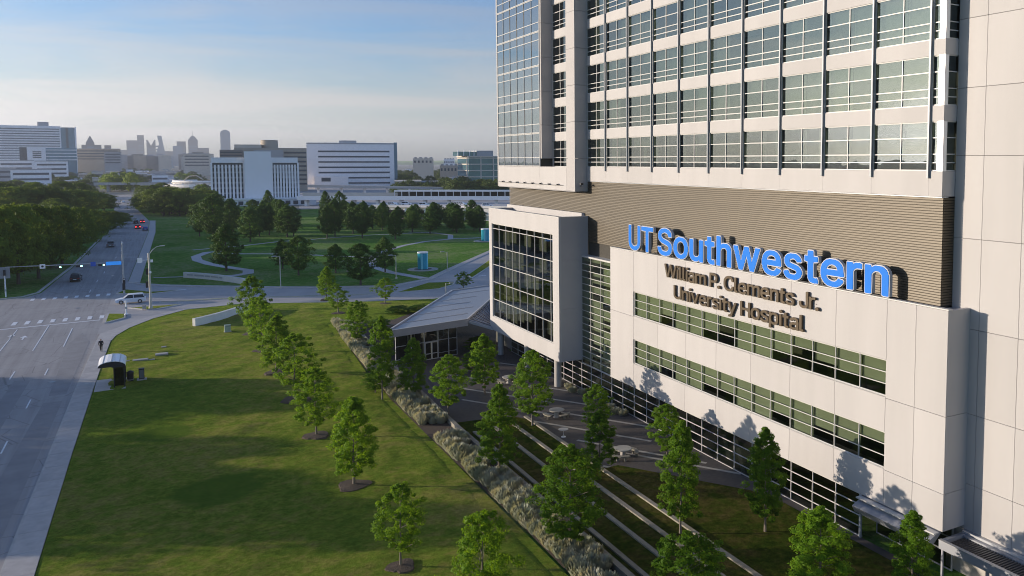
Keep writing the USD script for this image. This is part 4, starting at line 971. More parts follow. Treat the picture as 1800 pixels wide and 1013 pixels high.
# ------------------------------------------------------------------ vehicles
def hull(pts): return m3.Manifold.hull_points(np.asarray(pts, float))
def car(label, loc, rotz, paint, kind='suv', braking=False, group=None, name='parked_car'):
    t = thing(name, label, 'car', loc, rotz, group)
    Ln, Wd, Ht = {'suv': (4.9, 1.92, 1.72), 'sedan': (4.7, 1.84, 1.44), 'pickup': (5.6, 1.98, 1.85)}[kind]
    a, w = Ln / 2, Wd / 2
    belt = .98 if kind == 'suv' else .88 if kind == 'sedan' else 1.08
    hood = belt - .04
    def ring(x, z, ww, r=.07): return [(x, sgn * (ww - d), z + e) for sgn in (-1, 1) for d, e in ((0, 0), (r, r))]
    low = hull(ring(-a, .45, w - .06) + ring(-a + .02, belt - .12, w - .08) + ring(-a + .3, .26, w - .02) + ring(a - .3, .26, w - .02) + ring(a, .45, w - .16) + ring(a - .05, hood - .28, w - .14) + ring(a - .8, hood - .06, w - .03) + ring(a - 1.3, belt - .06, w - .01) + ring(-a + .4, belt - .06, w - .01))
    for wxp in (a - .95, -a + 1.0):
        low = low - m3.Manifold.cylinder(Wd + 1, .385, circular_segments=20).rotate((90, 0, 0)).translate((wxp, (Wd + 1) / 2, .34)) + m3.Manifold.cube((.9, Wd - .5, .5), True).translate((wxp, 0, .5))
    b = MB().mesh(low)
    x0, x1, x2, x3 = {'suv': (-a + .12, -a + .45, .35, 1.25), 'sedan': (-a + .75, -a + 1.35, .3, 1.15), 'pickup': (-.75, -.55, .55, 1.3)}[kind]
    cab = hull([(x, sgn * ww, z) for sgn in (-1, 1) for x, ww, z in ((x0, w - .06, belt - .08), (x3, w - .06, belt - .08), (x1, w - .24, Ht - .05), (x2, w - .24, Ht - .05), (x1 + .2, w - .36, Ht), (x2 - .25, w - .36, Ht))])
    b.mesh(cab)
    if kind == 'pickup':
        b.box(-a + .05, -.8, -w + .06, -w + .14, .98, 1.16).box(-a + .05, -.8, w - .14, w - .06, .98, 1.16).box(-a + .02, -a + .1, -w + .15, w - .15, .98, 1.16)
    b.build('body', L[paint], t, 35)
    for sgn in (-1, 1):
        zt, zb = Ht - .14, belt + .03; sl = lambda z: (w - .06) + ((w - .24) - (w - .06)) * (z - belt + .08) / (Ht - .05 - belt + .08) + .006
        fx = lambda z, p, q: p + (q - p) * (z - belt + .08) / (Ht + .03 - belt)
        mid = (x0 + x3) / 2 + .1
        for p0, p1, q0, q1 in ((fx(zb, x0, x1) + .12, mid - .05, fx(zt, x0, x1) + .1, mid - .05), (mid + .05, fx(zb, x3, x2) - .14, mid + .05, fx(zt, x3, x2) - .12)):
            v = [(p0, sgn * sl(zb), zb), (p1, sgn * sl(zb), zb), (q1, sgn * sl(zt), zt), (q0, sgn * sl(zt), zt)]
            MB().add(v, [(0, 1, 2, 3)] if sgn < 0 else [(3, 2, 1, 0)]).build('side_window', L['car_glass'], t)
    for p, q, nm, e in ((x3, x2, 'windscreen', .012), (x0, x1, 'rear_window', -.012)):
        f = lambda z: p + (q - p) * (z - belt + .08) / (Ht - .03 - belt) + e
        zb, zt = belt + .02, Ht - .12
        MB().add([(f(zb), -w + .18, zb), (f(zb), w - .18, zb), (f(zt), w - .33, zt), (f(zt), -w + .33, zt)], [(0, 1, 2, 3)] if e > 0 else [(3, 2, 1, 0)]).build(nm, L['car_glass'], t)
    for wxp in (a - .95, -a + 1.0):
        for sgn in (-1, 1):
            wh = MB().tube((wxp, sgn * (w - .22), .34), (wxp, sgn * (w - .01), .34), .34, .34, 18).build('wheel', L['tyre'], t, 40)
            MB().tube((wxp, sgn * (w - .02), .34), (wxp, sgn * (w + .005), .34), .22, .20, 12).build('rim', L['rim'], wh)
    for sgn in (-1, 1):
        MB().box(a - .22, a - .02, sgn * (w - .35) - .2, sgn * (w - .35) + .17, .66, .78).build('headlight', L['headlamp'], t)
        MB().box(-a - .015, -a + .06, sgn * (w - .3) - .18, sgn * (w - .3) + .18, .72, .90).build('tail_light', L['tail_lamp' if braking else 'red_glass'], t)
        MB().box(x3 - .32, x3 - .18, sgn * (w + .02) - .09, sgn * (w + .02) + .09, belt + .0, belt + .14).build('mirror', L[paint], t)
    MB().box(a - .07, a + .015, -.55, .55, .42, .58).build('grille', L['black'], t)
    MB().box(-a - .02, -a + .03, -.27, .27, .52, .64).build('number_plate', L['white_paint'], t)
    return t


g = ground_at(231, 533)
car('silver SUV waiting at the mouth of the entry drive', (g[0] - .1, g[1] + .2, .012), math.radians(181), 'car_silver', 'suv', name='car')
g = ground_at(134, 494); car('black hatchback driving away past the far crosswalk', (g[0], g[1], .008), math.radians(88), 'car_black', 'suv', name='car')
g = ground_at(195, 434); car('dark pickup truck far up the road in the left lane', (g[0], g[1], .008), math.radians(88), 'car_grey', 'pickup', name='car')
for px, py, p, kd, lab, br in [(242, 402, 'car_red', 'suv', 'red car with glowing brake lights, nearer of the pair far up the road', True), (250, 392, 'car_red', 'sedan', 'red car with brake lights ahead of the other red car', True), (239, 393, 'car_black', 'sedan', 'dark car beside the red cars far up the road', False),
                               (255, 405, 'car_blue', 'sedan', 'blue car at the kerb beside the red cars', False), (217, 357, 'car_white', 'sedan', 'white car on the far road before the overpass', False)]:
    g = ground_at(px, py); car(lab, (g[0], g[1], .008), math.radians(93), p, kd, br, name='car')
far_car = car('pale car among the parked cars far in the left distance', (*far_at(60, 760)[:2], 0.01), 1.2, 'car_white', 'suv', group='parked cars in the far lots', name='parked_car')
for k in range(60):
    g = far_at(R.uniform(5, 120), R.uniform(640, 980)) if k < 34 else far_at(R.uniform(272, 330), R.uniform(900, 1500))
    dup(far_car, (g[0], g[1], .01), R.uniform(0, 6.28))

# ------------------------------------------------------------------ street furniture
def signal_head(name, parent, x, y, z, lens='green_lamp', lit=2, horiz=True, back=False):
    m = MB()
    if horiz: m.box(x - .55, x + .55, y - .1, y + .1, z - .19, z + .19)
    else: m.box(x - .19, x + .19, y - .1, y + .1, z - .55, z + .55)
    h = m.build(name, L['black'], parent)
    for k in range(3):
        c = (x + (k - 1) * .34, y - .1, z) if horiz else (x, y - .1, z + (1 - k) * .34)
        MB().tube(c, (c[0], c[1] - .06, c[2]), .13, .13, 12).build('lens', L[lens] if k == lit else L['black'], h)
    return h


TS = thing('traffic_signal', 'long steel mast arm with green signals and a blue street sign over the road', 'traffic light')
bx_, by2 = -5.9, 189.2
zarm = height_at(bx_, by2, 461.5); ztop = height_at(bx_, by2, 428)
MB().tube((bx_, by2, 0), (bx_, by2, ztop), .19, .13, 12).build('pole', L['galv'], TS, 40)
xend = -24.2
MB().tube((bx_, by2, zarm), (xend, by2, zarm + .25), .13, .06, 10).build('mast_arm', L['galv'], TS, 40)
def arm_x(px): return next(x for x in np.arange(bx_, -27, -.05) if seen_at((x, by2, zarm))[0] <= px)
for px in (182, 143, 106): x = arm_x(px); signal_head('signal_head', TS, x - .3, by2 - .3, zarm - .25)
MB().box(arm_x(186.5), arm_x(213.5), by2 - .27, by2 - .22, zarm - .42, zarm + .3).build('street_name_sign', L['street_blue'], TS) if False else MB().box(min(arm_x(186.5), arm_x(213.5)), max(arm_x(186.5), arm_x(213.5)), by2 - .27, by2 - .22, zarm - .38, zarm + .30).build('street_name_sign', L['street_blue'], TS)
x = arm_x(164); MB().box(x - .42, x + .42, by2 - .27, by2 - .22, zarm - .42, zarm + .42).build('route_sign', L['route_blue'], TS)
x = arm_x(75); sg = MB().box(x - .42, x + .42, by2 - .27, by2 - .22, zarm - .35, zarm + .5).build('lane_sign', L['white_paint'], TS)
MB().tube((x, by2 - .275, zarm + .06), (x, by2 - .28, zarm + .06), .2, .2, 14).build('symbol', L['black'], sg)
MB().box(bx_ - .1, bx_ + .1, by2 - .2, by2 + .1, ztop, ztop + .35).build('detector', L['white_paint'], TS)
MB().box(bx_ - .24, bx_ + .24, by2 - .42, by2 - .2, 1.0, 2.3).build('control_box', L['black'], TS)
signal_head('pedestrian_signal', TS, bx_ + .1, by2 - .3, 2.75, 'white_paint', 0, False)

LP = thing('lamp_post', 'tall tan lamp post with signal heads and a curved light arm at the traffic island', 'lamp post')
lx, ly = -1.35, 168.4
zt = height_at(lx, ly, 445)
MB().tube((lx, ly, 0), (lx, ly, zt), .2, .15, 12).lathe((lx, ly, .12), [(.34, 0), (.32, .35), (.2, .4)], 12).build('pole', L['pole_tan'], LP, 40)
pts = [(lx, ly, zt - .4), (lx + .6, ly + .1, zt + .5), (lx + 1.2, ly + .2, zt + 1.0), (lx + 1.9, ly + .3, zt + 1.15)]
m = MB()
for a, b in zip(pts[:-1], pts[1:]): m.tube(a, b, .06, .05, 8)
m.build('light_arm', L['galv'], LP)
MB().box(lx + 1.7, lx + 2.5, ly + .15, ly + .45, zt + 1.08, zt + 1.24).build('lamp', L['galv'], LP)
for z, dx, nm in ((height_at(lx, ly, 477), -.35, 'signal_head'), (height_at(lx, ly, 500), -.45, 'signal_head')): signal_head(nm, LP, lx + dx, ly - .2, z, 'white_paint', 3, False)
z = height_at(lx, ly, 459); MB().box(lx + .2, lx + .62, ly - .1, ly - .05, z - .25, z + .25).build('sign', L['white_paint'], LP)
z = height_at(lx, ly, 457); MB().box(lx - 1.75, lx - 1.0, ly - .12, ly - .07, z - .42, z + .42).tube((lx, ly, z), (lx - 1.75, ly - .03, z), .04, .04, 6).build('turn_sign', L['white_paint'], LP)
z = height_at(lx, ly, 477); MB().tube((lx + .1, ly - .25, z - .15), (lx + .1, ly - .32, z - .15), .22, .22, 14).build('round_sign', L['white_paint'], LP)
CB = thing('control_cabinet', 'small pale cabinet at the foot of the tall tan lamp post', 'utility box', (-2.35, 167.8, .12))
MB().box(-.3, .3, -.25, .25, 0, .75).box(-.33, .33, -.28, .28, .75, .79).build('body', L['pole_tan'], CB); MB().box(-.24, .24, -.265, -.252, .08, .68).build('door', L['concrete_light'], CB)
BP = thing('marker_post', 'short thick pale post on the small grass island by the crosswalk', 'post', (-4.95, 163.8, .12))
MB().tube((0, 0, 0), (0, 0, 2.35), .13, .12, 10).lathe((0, 0, 0), [(.26, 0), (.24, .1), (.14, .14)], 12).build('post', L['white_paint'], BP, 40); MB().box(-.14, .14, -.2, -.12, .95, 1.3).build('push_button', L['galv'], BP)
SL = thing('corner_signal', 'pole with a dark signal on a big grey backboard by the woods', 'traffic light', (-25.4, 197.6, 0))
MB().tube((0, 0, 0), (0, 0, 4.6), .13, .1, 10).build('pole', L['white_paint'], SL, 40); MB().box(-.85, .85, -.08, -.04, 3.6, 5.8).build('backboard', L['fin'], SL)
signal_head('signal_head', SL, 0, -.2, 4.7, 'black', 3, False); MB().box(-.12, .12, -.25, -.1, 1.1, 1.5).build('push_button', L['galv'], SL)
def street_light(px, py, top, side, label):
    g = ground_at(px, py); h = height_at(g[0], g[1], top); t = thing('street_light', label, 'street light', (g[0], g[1], 0))
    MB().tube((0, 0, 0), (0, 0, h), .11, .07, 10).lathe((0, 0, 0), [(.25, 0), (.25, .3), (.12, .35)], 10).build('pole', L['pole_tan'], t, 40)
    MB().tube((0, 0, h - .1), (RT[0] * side * .9, RT[1] * side * .9, h), .05, .04, 6).build('arm', L['pole_tan'], t)
    c = RT[:2] * side * 1.15; MB().hexa([(c[0] - .5, c[1] - .22, h - .03), (c[0] + .5, c[1] - .22, h - .03), (c[0] + .5, c[1] + .22, h - .03), (c[0] - .5, c[1] + .22, h - .03)], [(c[0] - .4, c[1] - .15, h + .12), (c[0] + .4, c[1] - .15, h + .12), (c[0] + .4, c[1] + .15, h + .12), (c[0] - .4, c[1] + .15, h + .12)]).build('lamp', L['concrete_light'], t)
street_light(493.5, 507, 451, -1, 'street light at the drive edge left of the young trees')
street_light(696.5, 490, 449, -1, 'street light just left of the bright teal cylinder')
street_light(786.5, 476, 443, -1, 'street light right of the bright teal cylinder')
street_light(611, 478, 459, -1, 'street light half hidden between two dark park trees')
street_light(784, 521, 498, 1, 'short street light at the near side of the drive above the roof')
# teal glass cylinders
for px, py, top, w, lab, lum in [(743.5, 474, 443, 18, 'glowing teal glass cylinder on a pale round base', 'teal_glass'), (853, 424, 402, 14, 'dark teal cylinder partly hidden behind the glazed hospital box', 'teal_glass')]:
    g = ground_at(px, py); D = (g - EYE) @ FW; r = w / 2 * D / F; h = height_at(g[0], g[1], top)
    t = thing('glass_cylinder', lab, 'sculpture', (g[0], g[1], 0))
    MB().lathe((0, 0, 0), [(r * 2.9, 0), (r * 2.9, .14)], 40).build('base', L['concrete_light'], t)
    MB().lathe((0, 0, .14), [(r * 1.7, 0), (r * 1.7, .02)], 32).build('inner_base', L['paver'], t)
    for k in range(14):
        a0, a1 = k * 2 * math.pi / 14 + .02, (k + 1) * 2 * math.pi / 14 - .02
        v = [(r * q * math.cos(u), r * q * math.sin(u), z) for z in (.16, h - .25) for q in (1, .95) for u in (a0, a1)]
        MB().add(v, [(0, 1, 5, 4), (3, 2, 6, 7), (1, 3, 7, 5), (2, 0, 4, 6), (4, 5, 7, 6)]).build('glass_panel', L['teal_light' if k % 3 == 0 else lum], t)
    MB().lathe((0, 0, h - .24), [(r * 1.04, 0), (r * 1.04, .24)], 28).build('cap', L['white_paint'], t)


# curved low walls at the entrance
def curved_wall(label, line, h, th, band=None, name='entrance_wall'):
    t = thing(name, label, 'wall'); c = np.array(line, float)
    s = np.linspace(0, len(c) - 1, 25); p = np.c_[np.interp(s, range(len(c)), c[:, 0]), np.interp(s, range(len(c)), c[:, 1])]
    for _ in range(6): p[1:-1] = (p[:-2] + p[1:-1] * 2 + p[2:]) / 4
    ls = LineString(p)
    MB().prism(ls.buffer(th / 2, cap_style=2), 0, h).build('wall', L['wall_white'], t, 30)
    MB().prism(ls.buffer(th / 2 + .03, cap_style=2), h + .002, h + .08).build('cap', L['wall_white'], t, 30)
    if band:
        off = ls.parallel_offset(th / 2 + .02, band[2]); L0 = off.length
        k = 0; u = band[0]
        while u < band[1]:          # raised blank lettering blocks: too small in the photo to be read
            du = R.choice((.2, .26, .3)); a = off.interpolate(u); b = off.interpolate(min(u + du, L0))
            pts_ = LineString([(a.x, a.y), (b.x, b.y)]).buffer(.03, cap_style=2); MB().prism(pts_, band[3], band[3] + .34).build('raised_letter', L['frame_grey'], t); u += du + (.1 if R.random() < .82 else .35); k += 1
    return t


g1 = [ground_at(341, 575)[:2], ground_at(358, 571)[:2], ground_at(385, 564)[:2], ground_at(414, 555)[:2], ground_at(436, 546)[:2]]
curved_wall('curved pale wall in the sun on the near lawn corner', g1, 1.25, .55)
g2 = [ground_at(324, 488)[:2], ground_at(355, 490)[:2], ground_at(385, 493)[:2], ground_at(410, 496.5)[:2], ground_at(431, 500)[:2]]
curved_wall('curved pale wall with a faint row of lettering across the drive', g2, 1.15, .55, (1.2, 12.5, 'right', .55))
# bus shelter, post box, boxes and slabs in the lawn
BS = thing('bus_shelter', 'small bus shelter with a white barrel roof on a concrete pad', 'bus shelter', (-5.0, 112.0, .13))
MB().box(-1.75, 1.3, -2.1, 3.6, -.13, .02).build('pad', L['concrete'], BS)
n = 10; m = MB(); prof = [(1.45 * math.cos(math.pi * k / n) * .95, .62 * math.sin(math.pi * k / n)) for k in range(n + 1)]
v = [(x, y, 2.45 + z + d) for y in (-1.4, 3.0) for d in (0, .07) for x, z in prof]; q = n + 1
f = [(k + 1, k, 2 * q + k, 2 * q + k + 1) for k in range(n)] + [(q + k, q + k + 1, 3 * q + k + 1, 3 * q + k) for k in range(n)] + [(k, k + 1, q + k + 1, q + k) for k in range(n)] + [(2 * q + k + 1, 2 * q + k, 3 * q + k, 3 * q + k + 1) for k in range(n)]
m.add(v, f).add([v[0], v[q], v[2 * q], v[3 * q], v[n], v[q + n], v[2 * q + n], v[3 * q + n]], [(0, 1, 3, 2), (5, 4, 6, 7)]).build('barrel_roof', L['shelter_roof'], BS)
for k in (3, 5, 7): MB().box(prof[k][0] - .04, prof[k][0] + .04, -1.38, 2.98, 2.45 + prof[k][1] + .06, 2.45 + prof[k][1] + .11).build('roof_seam', L['frame_grey'], BS)
for y_, zt_ in ((-1.3, 2.5), (2.9, 2.5)): MB().add([(x * .97, y_, z + 2.44) for x, z in prof] + [(0, y_, 2.44)], [(k, k + 1, n + 1) for k in range(n)]).build('gable', L['black'], BS)
for x in (.2, 1.2):
    for y_ in (-1.2, .8, 2.8): MB().box(x - .05, x + .05, y_ - .05, y_ + .05, .02, 2.45).build('post', L['black'], BS)
for y_ in (-1.2, 2.8): MB().box(.25, 1.15, y_ - .01, y_ + .01, .2, 2.2).build('end_panel', L['shelter_glass'], BS)
for a, b in ((-1.15, .75), (.85, 2.75)): MB().box(1.19, 1.21, a, b, .2, 2.2).build('back_panel', L['shelter_glass'], BS)
MB().box(.6, 1.1, -.9, 2.4, .42, .5).box(.8, .9, -.7, -.6, .02, .42).box(.8, .9, 2.1, 2.2, .02, .42).build('bench', L['black'], BS)
MB().box(.0, 1.3, -1.35, 2.95, 2.36, 2.44).build('header', L['black'], BS)
TB = thing('litter_bin', 'dark round litter bin behind the bus shelter', 'bin', (-3.3, 113.2, .12))
MB().lathe((0, 0, 0), [(.3, 0), (.34, .5), (.36, 1.0), (.4, 1.02), (.38, 1.12), (.1, 1.3)], 16).build('body', L['black'], TB, 40); MB().lathe((0, 0, .2), [(.345, 0), (.35, .06)], 16).build('band', L['galv'], TB)
UB = thing('utility_pedestal', 'black upright utility box on a concrete slab in the lawn', 'utility box', (-2.15, 113.2, lawn_z(-2.15, 113.2)))
MB().box(-.5, .5, -.4, .4, -.2, .1).build('slab', L['concrete'], UB); MB().box(-.28, .28, -.22, .22, .1, 1.3).box(-.31, .31, -.25, .25, 1.3, 1.36).build('cabinet', L['black'], UB); MB().box(-.22, .22, -.235, -.222, .2, 1.2).build('door', L['car_grey'], UB)
TX = thing('transformer_box', 'small pale green utility box under the lawn trees', 'utility box', (8.75, 138.9, lawn_z(8.75, 138.9)))
MB().box(-.5, .5, -.4, .4, -.2, .06).build('pad', L['concrete'], TX); MB().hexa([(-.42, -.32, .06), (.42, -.32, .06), (.42, .32, .06), (-.42, .32, .06)], [(-.42, -.3, .85), (.42, -.3, .85), (.42, .32, 1.0), (-.42, .32, 1.0)]).build('cabinet', L['utility_green'], TX); MB().box(-.44, .44, -.34, .34, 1.0, 1.04).build('lid', L['utility_green'], TX)
for px, py, w, d, lab in [(247, 635, 1.75, .9, 'larger concrete cover slab level with the shelter roof'), (284.5, 625.5, 1.5, 1.1, 'flat grey concrete cover farthest from the bus shelter'), (222, 637, .8, .35, 'small slab nearest the bus shelter'), (267, 634, .7, .35, 'small slab right of the larger cover'), (288, 611.5, .6, .6, 'small pale square cover alone up the slope')]:
    g = ground_at(px, py); z = lawn_z(g[0], g[1]); t = thing('cover_slab', lab, 'cover', (g[0], g[1], z + .02))
    MB().box(-w / 2, w / 2, -d / 2, d / 2, -.25, .06).build('frame', L['concrete_light'], t); MB().box(-w / 2 + .08, w / 2 - .08, -d / 2 + .08, d / 2 - .08, .06, .075).build('lid', L['concrete'], t)


for x, y, lab in ((-11.3, 118, 'round iron manhole cover in the road level with the bus shelter'), (-14.2, 84, 'round iron manhole cover in the near lanes of the road'), (-12.6, 176, 'round iron manhole cover in the middle of the junction'), (-9.0, 222, 'round iron manhole cover beyond the far crosswalk')):
    t = thing('manhole_cover', lab, 'manhole cover', (x, y, .008)); MB().lathe((0, 0, 0), [(.48, 0), (.48, .012)], 20).build('ring', L['asphalt_patch'], t); MB().lathe((0, 0, .012), [(.36, 0), (.36, .008)], 20).build('lid', L['car_grey'], t)
# ------------------------------------------------------------------ the walker
def person(label, loc, rotz):
    t = thing('person', label, 'person', loc, rotz)
    J = dict(pel=(0, 0, .93, .135), waist=(0, .0, 1.08, .12), chest=(.01, 0, 1.3, .15), neck=(.015, 0, 1.46, .055), head=(.03, 0, 1.58, .085), crown=(.01, 0, 1.65, .088))
    for s, k in ((1, 'l'), (-1, 'r')):
        J['sh' + k] = (0, s * .185, 1.4, .062); J['el' + k] = (-.06 if s > 0 else .02, s * .25, 1.14, .045); J['wr' + k] = (.06 if s > 0 else .2, s * .22, .95, .032)
        J['hip' + k] = (0, s * .09, .92, .095); J['kn' + k] = (.12 * s, s * .1, .5, .062); J['an' + k] = (.16 if s > 0 else -.26, s * .1, .1 if s > 0 else .16, .042)
        J['toe' + k] = (.34 if s > 0 else -.1, s * .11, .05 if s > 0 else .06, .04)
    bones = [('pel', 'waist'), ('waist', 'chest'), ('chest', 'neck'), ('neck', 'head'), ('head', 'crown')]
    for k in 'lr': bones += [('chest', 'sh' + k), ('sh' + k, 'el' + k), ('el' + k, 'wr' + k), ('pel', 'hip' + k), ('hip' + k, 'kn' + k), ('kn' + k, 'an' + k), ('an' + k, 'toe' + k)]
    def ball(j): x, y_, z, r = j; return m3.Manifold.sphere(r, 14).translate((x, y_, z))
    M = m3.Manifold()
    for a, b in bones: M += m3.Manifold.batch_hull([ball(J[a]), ball(J[b])])
    nose = m3.Manifold.sphere(.02, 8).translate((.12, 0, 1.59)); M += nose
    for s in (1, -1): M += m3.Manifold.sphere(.02, 8).scale((1, .5, 1.4)).translate((.02, s * .088, 1.59))
    for s, k in ((1, 'l'), (-1, 'r')):
        w_ = np.array(J['wr' + k][:3]); d = np.array([.35, 0, -.94])
        palm = m3.Manifold.batch_hull([m3.Manifold.sphere(.022, 8).translate(tuple(w_ + d * .02 + [0, 0, 0])), m3.Manifold.sphere(.02, 8).translate(tuple(w_ + d * .09 + [.025, 0, .01])), m3.Manifold.sphere(.02, 8).translate(tuple(w_ + d * .09 - [.025, 0, .01]))])
        M += palm
        for q in range(4):
            st = w_ + d * .085 + np.array([.03 - q * .02, 0, .008 - .006 * q]); ln = (.065, .075, .07, .055)[q]
            M += m3.Manifold.batch_hull([m3.Manifold.sphere(.009, 6).translate(tuple(st)), m3.Manifold.sphere(.008, 6).translate(tuple(st + d * ln * .6))]) + m3.Manifold.batch_hull([m3.Manifold.sphere(.008, 6).translate(tuple(st + d * ln * .6)), m3.Manifold.sphere(.007, 6).translate(tuple(st + d * ln + [0, -s * .02, 0]))])
        M += m3.Manifold.batch_hull([m3.Manifold.sphere(.011, 6).translate(tuple(w_ + d * .03 + [.03, 0, 0])), m3.Manifold.sphere(.009, 6).translate(tuple(w_ + d * .08 + [.055, -s * .01, 0]))])
    def tri(man):
        v, f, _ = meshkit.arrays(man); tm = trimesh.Trimesh(v, f, process=True); trimesh.smoothing.filter_taubin(tm, iterations=6); return tm
    MB().mesh(tri(M.refine_to_length(.03))).build('body', L['skin'], t, True)
    def grow(bs, dr, cutz=None):
        o_ = m3.Manifold()
        for a, b in bs: o_ += m3.Manifold.batch_hull([ball((*J[a][:3], J[a][3] + dr)), ball((*J[b][:3], J[b][3] + dr))])
        return o_
    J['mid_l'] = tuple((np.array(J['shl']) + np.array(J['ell'])) / 2); J['mid_r'] = tuple((np.array(J['shr']) + np.array(J['elr'])) / 2)
    MB().mesh(grow([('pel', 'waist'), ('waist', 'chest'), ('chest', 'shl'), ('chest', 'shr'), ('shl', 'ell'), ('shr', 'elr'), ('ell', 'wrl'), ('elr', 'wrr')], .016).refine_to_length(.05)).build('jacket', L['clothes_dark'], t)
    MB().mesh(grow([('pel', 'hipl'), ('pel', 'hipr'), ('hipl', 'knl'), ('hipr', 'knr'), ('knl', 'anl'), ('knr', 'anr')], .014).refine_to_length(.05)).build('trousers', L['black'], t)
    MB().mesh(grow([('anl', 'toel'), ('anr', 'toer')], .012)).build('shoes', L['car_grey'], t)
    hr = m3.Manifold.sphere(.104, 16).translate((.0, 0, 1.635)) - m3.Manifold.cube((.3, .4, .3), True).translate((.19, 0, 1.53)) - m3.Manifold.cube((.4, .4, .2), True).translate((0, 0, 1.47))
    MB().mesh(hr).build('hair', L['hair'], t, 40)
    for s in (1, -1): MB().lathe((.112, s * .033, 1.6), [(.011, 0), (.011, .004)], 8).build('eye', L['black'], t)
    return t


g = ground_at(178, 618, .13)
person('person in dark clothes walking on the pavement near the bus shelter', (g[0], g[1], .13), math.radians(-95))

# ------------------------------------------------------------------ buildings beyond the park
CUR = [None, None]


def fx_(px, pl=None, D=None):                  # distance along the current front whose sight line is photo column px
    o_, u = CUR; k = (px - CX) / F; d = o_ - EYE * [1, 1, 0]
    return (k * (d @ FH) - d @ RT) / (u @ RT - k * (u @ FH))


def block(name, label, pl, pr, top, D, depth, cat='building', yaw=None, group=None):
    """Xform at the left front corner; local x runs along the front, y away from the camera."""
    o_ = far_at(pl, D); mid = far_at((pl + pr) / 2, D)
    rz = -math.atan2(mid[0], mid[1]) if yaw is None else yaw
    CUR[0], CUR[1] = o_ * [1, 1, 0], np.array([math.cos(rz), math.sin(rz), 0])
    return thing(name, label, cat, (o_[0], o_[1], 0), rz, group), fx_(pr), far_z(top, D), D


# slatted white office
t, w, h, D = block('office_building', 'white office block of dark slots and pale fins with a blank middle tower', 373, 525, 277, 480, 26)
cx0, cx1 = fx_(431, 373, D), fx_(478, 373, D); hz_ = far_z(266, D)
MB().box(.3, w - .3, .5, 26, 4.4, h - 3.2).build('wall', L['far_glass'], t)
MB().box(cx0, cx1, -2.0, 24, 0, hz_).build('core_tower', L['far_white'], t)
MB().box(0, cx0 - .05, .15, 26.3, h - 3.2, h).box(cx1 + .05, w, .15, 26.3, h - 3.2, h).build('parapet', L['far_white'], t)
for a, b in ((0, cx0 - .3), (cx1 + .3, w)):
    n = 9
    for k in range(n + 1):
        x = a + (b - a) * k / n; MB().box(x - .5, x + .5, -.35, .45, 4.4, h - 3.1 - (1.2 if 0 < k < n else 0)).build('pier', L['far_white'], t)
    for fl in range(8):
        z = 7 + fl * 3.05
        if z < h - 4: MB().box(a + .5, b - .5, .30, .49, z, z + .75).build('spandrel', L['far_grey'], t)
x1p = fx_(602, 373, D)
MB().box(-2, x1p * .78, -8, 30, 0, 3.6).build('podium', L['far_white'], t); MB().box(-2.5, x1p * .79, -8.5, 30.5, 3.61, 4.4).build('podium_roof', L['far_white'], t)
for k in range(12): MB().box(1 + k * 4.2, 3.6 + k * 4.2, -8.12, -8.01, .6, 2.8).build('podium_window', L['far_glass'], t)
# long white building with dark strips
t, w, h, D = block('long_white_building', 'large white slab building with seven dark window strips', 541, 694, 251, 800, 40, yaw=-math.radians(13.5))
MB().box(0, w, 0, 42, 0, h).build('wall', L['far_white'], t)
MB().box(w + .02, w + 3.0, 1.5, 40, 0, h + .6).build('glass_end', L['far_blue_glass'], t)
MB().box(fx_(597, 541, D), fx_(627, 541, D), 12, 26, h + .02, far_z(246.5, D)).build('roof_house', L['far_grey'], t)
for k in range(7):
    z = far_z(266.3 + k * 9.35, D); x0 = fx_(561 + (0 if k < 5 else 52), 541, D)
    m = MB().box(x0, fx_(686, 541, D), -.12, -.02, z - .75, z + .75).build('window_strip', L['far_glass'], t)
MB().box(-.1, w + .1, -.14, -.02, h - 1.3, h - .2).build('parapet', L['far_grey'], t)
MB().box(fx_(555, 541, D), fx_(613, 541, D), -9, -.15, 0, far_z(310, D)).build('entrance_wing', L['far_white'], t)
MB().box(fx_(567, 541, D), fx_(583, 541, D), -9.15, -9.02, far_z(319, D), far_z(312.5, D)).build('entrance_window', L['far_glass'], t)
# tan block and low tan box
t, w, h, D = block('tan_building', 'tan stepped building with a round drum on its roof', 414, 541, 260, 700, 40)
MB().box(0, w, 0, 40, 0, h).build('wall', L['far_tan'], t); MB().box(fx_(414, 414, D), fx_(462, 414, D), 5, 30, h + .02, far_z(254, D)).build('upper_wall', L['far_cream'], t)
MB().lathe((fx_(476, 414, D), 18, h), [(7, 0), (7, far_z(246, D) - h), (6.6, far_z(246, D) - h + .3)], 28).build('drum', L['far_tan'], t)
MB().box(fx_(390, 414, D), fx_(429, 414, D), -12, -.05, 0, far_z(264, D)).build('brown_wing', L['far_brown'], t)
MB().box(fx_(449, 414, D), fx_(500, 414, D), -7, -.05, 0, far_z(264, D)).build('pale_wing', L['far_grey'], t)
for k in range(8):
    z = far_z(268 + k * 8, D); MB().box(fx_(501, 414, D), w - .5, -.12, -.02, z - .9, z + .6).build('window_strip', L['far_glass'], t)
for k in range(3): z = far_z(268.5 + k * 5, D); MB().box(fx_(391, 414, D), fx_(428, 414, D), -12.12, -12.02, z - .5, z + .5).build('wing_window', L['far_glass'], t)
t, w, h, D = block('low_tan_building', 'low blank tan building at the foot of the white slab', 694, 741, 320, 640, 40)
MB().box(0, w, 0, 36, 0, h).build('wall', L['far_tan'], t); MB().box(w + .02, fx_(786, 694, D), 6, 36, 0, h).build('side_wing', L['far_grey'], t); MB().box(-.3, w + .3, -.3, 36.3, h + .01, h + .8).build('parapet', L['far_cream'], t)
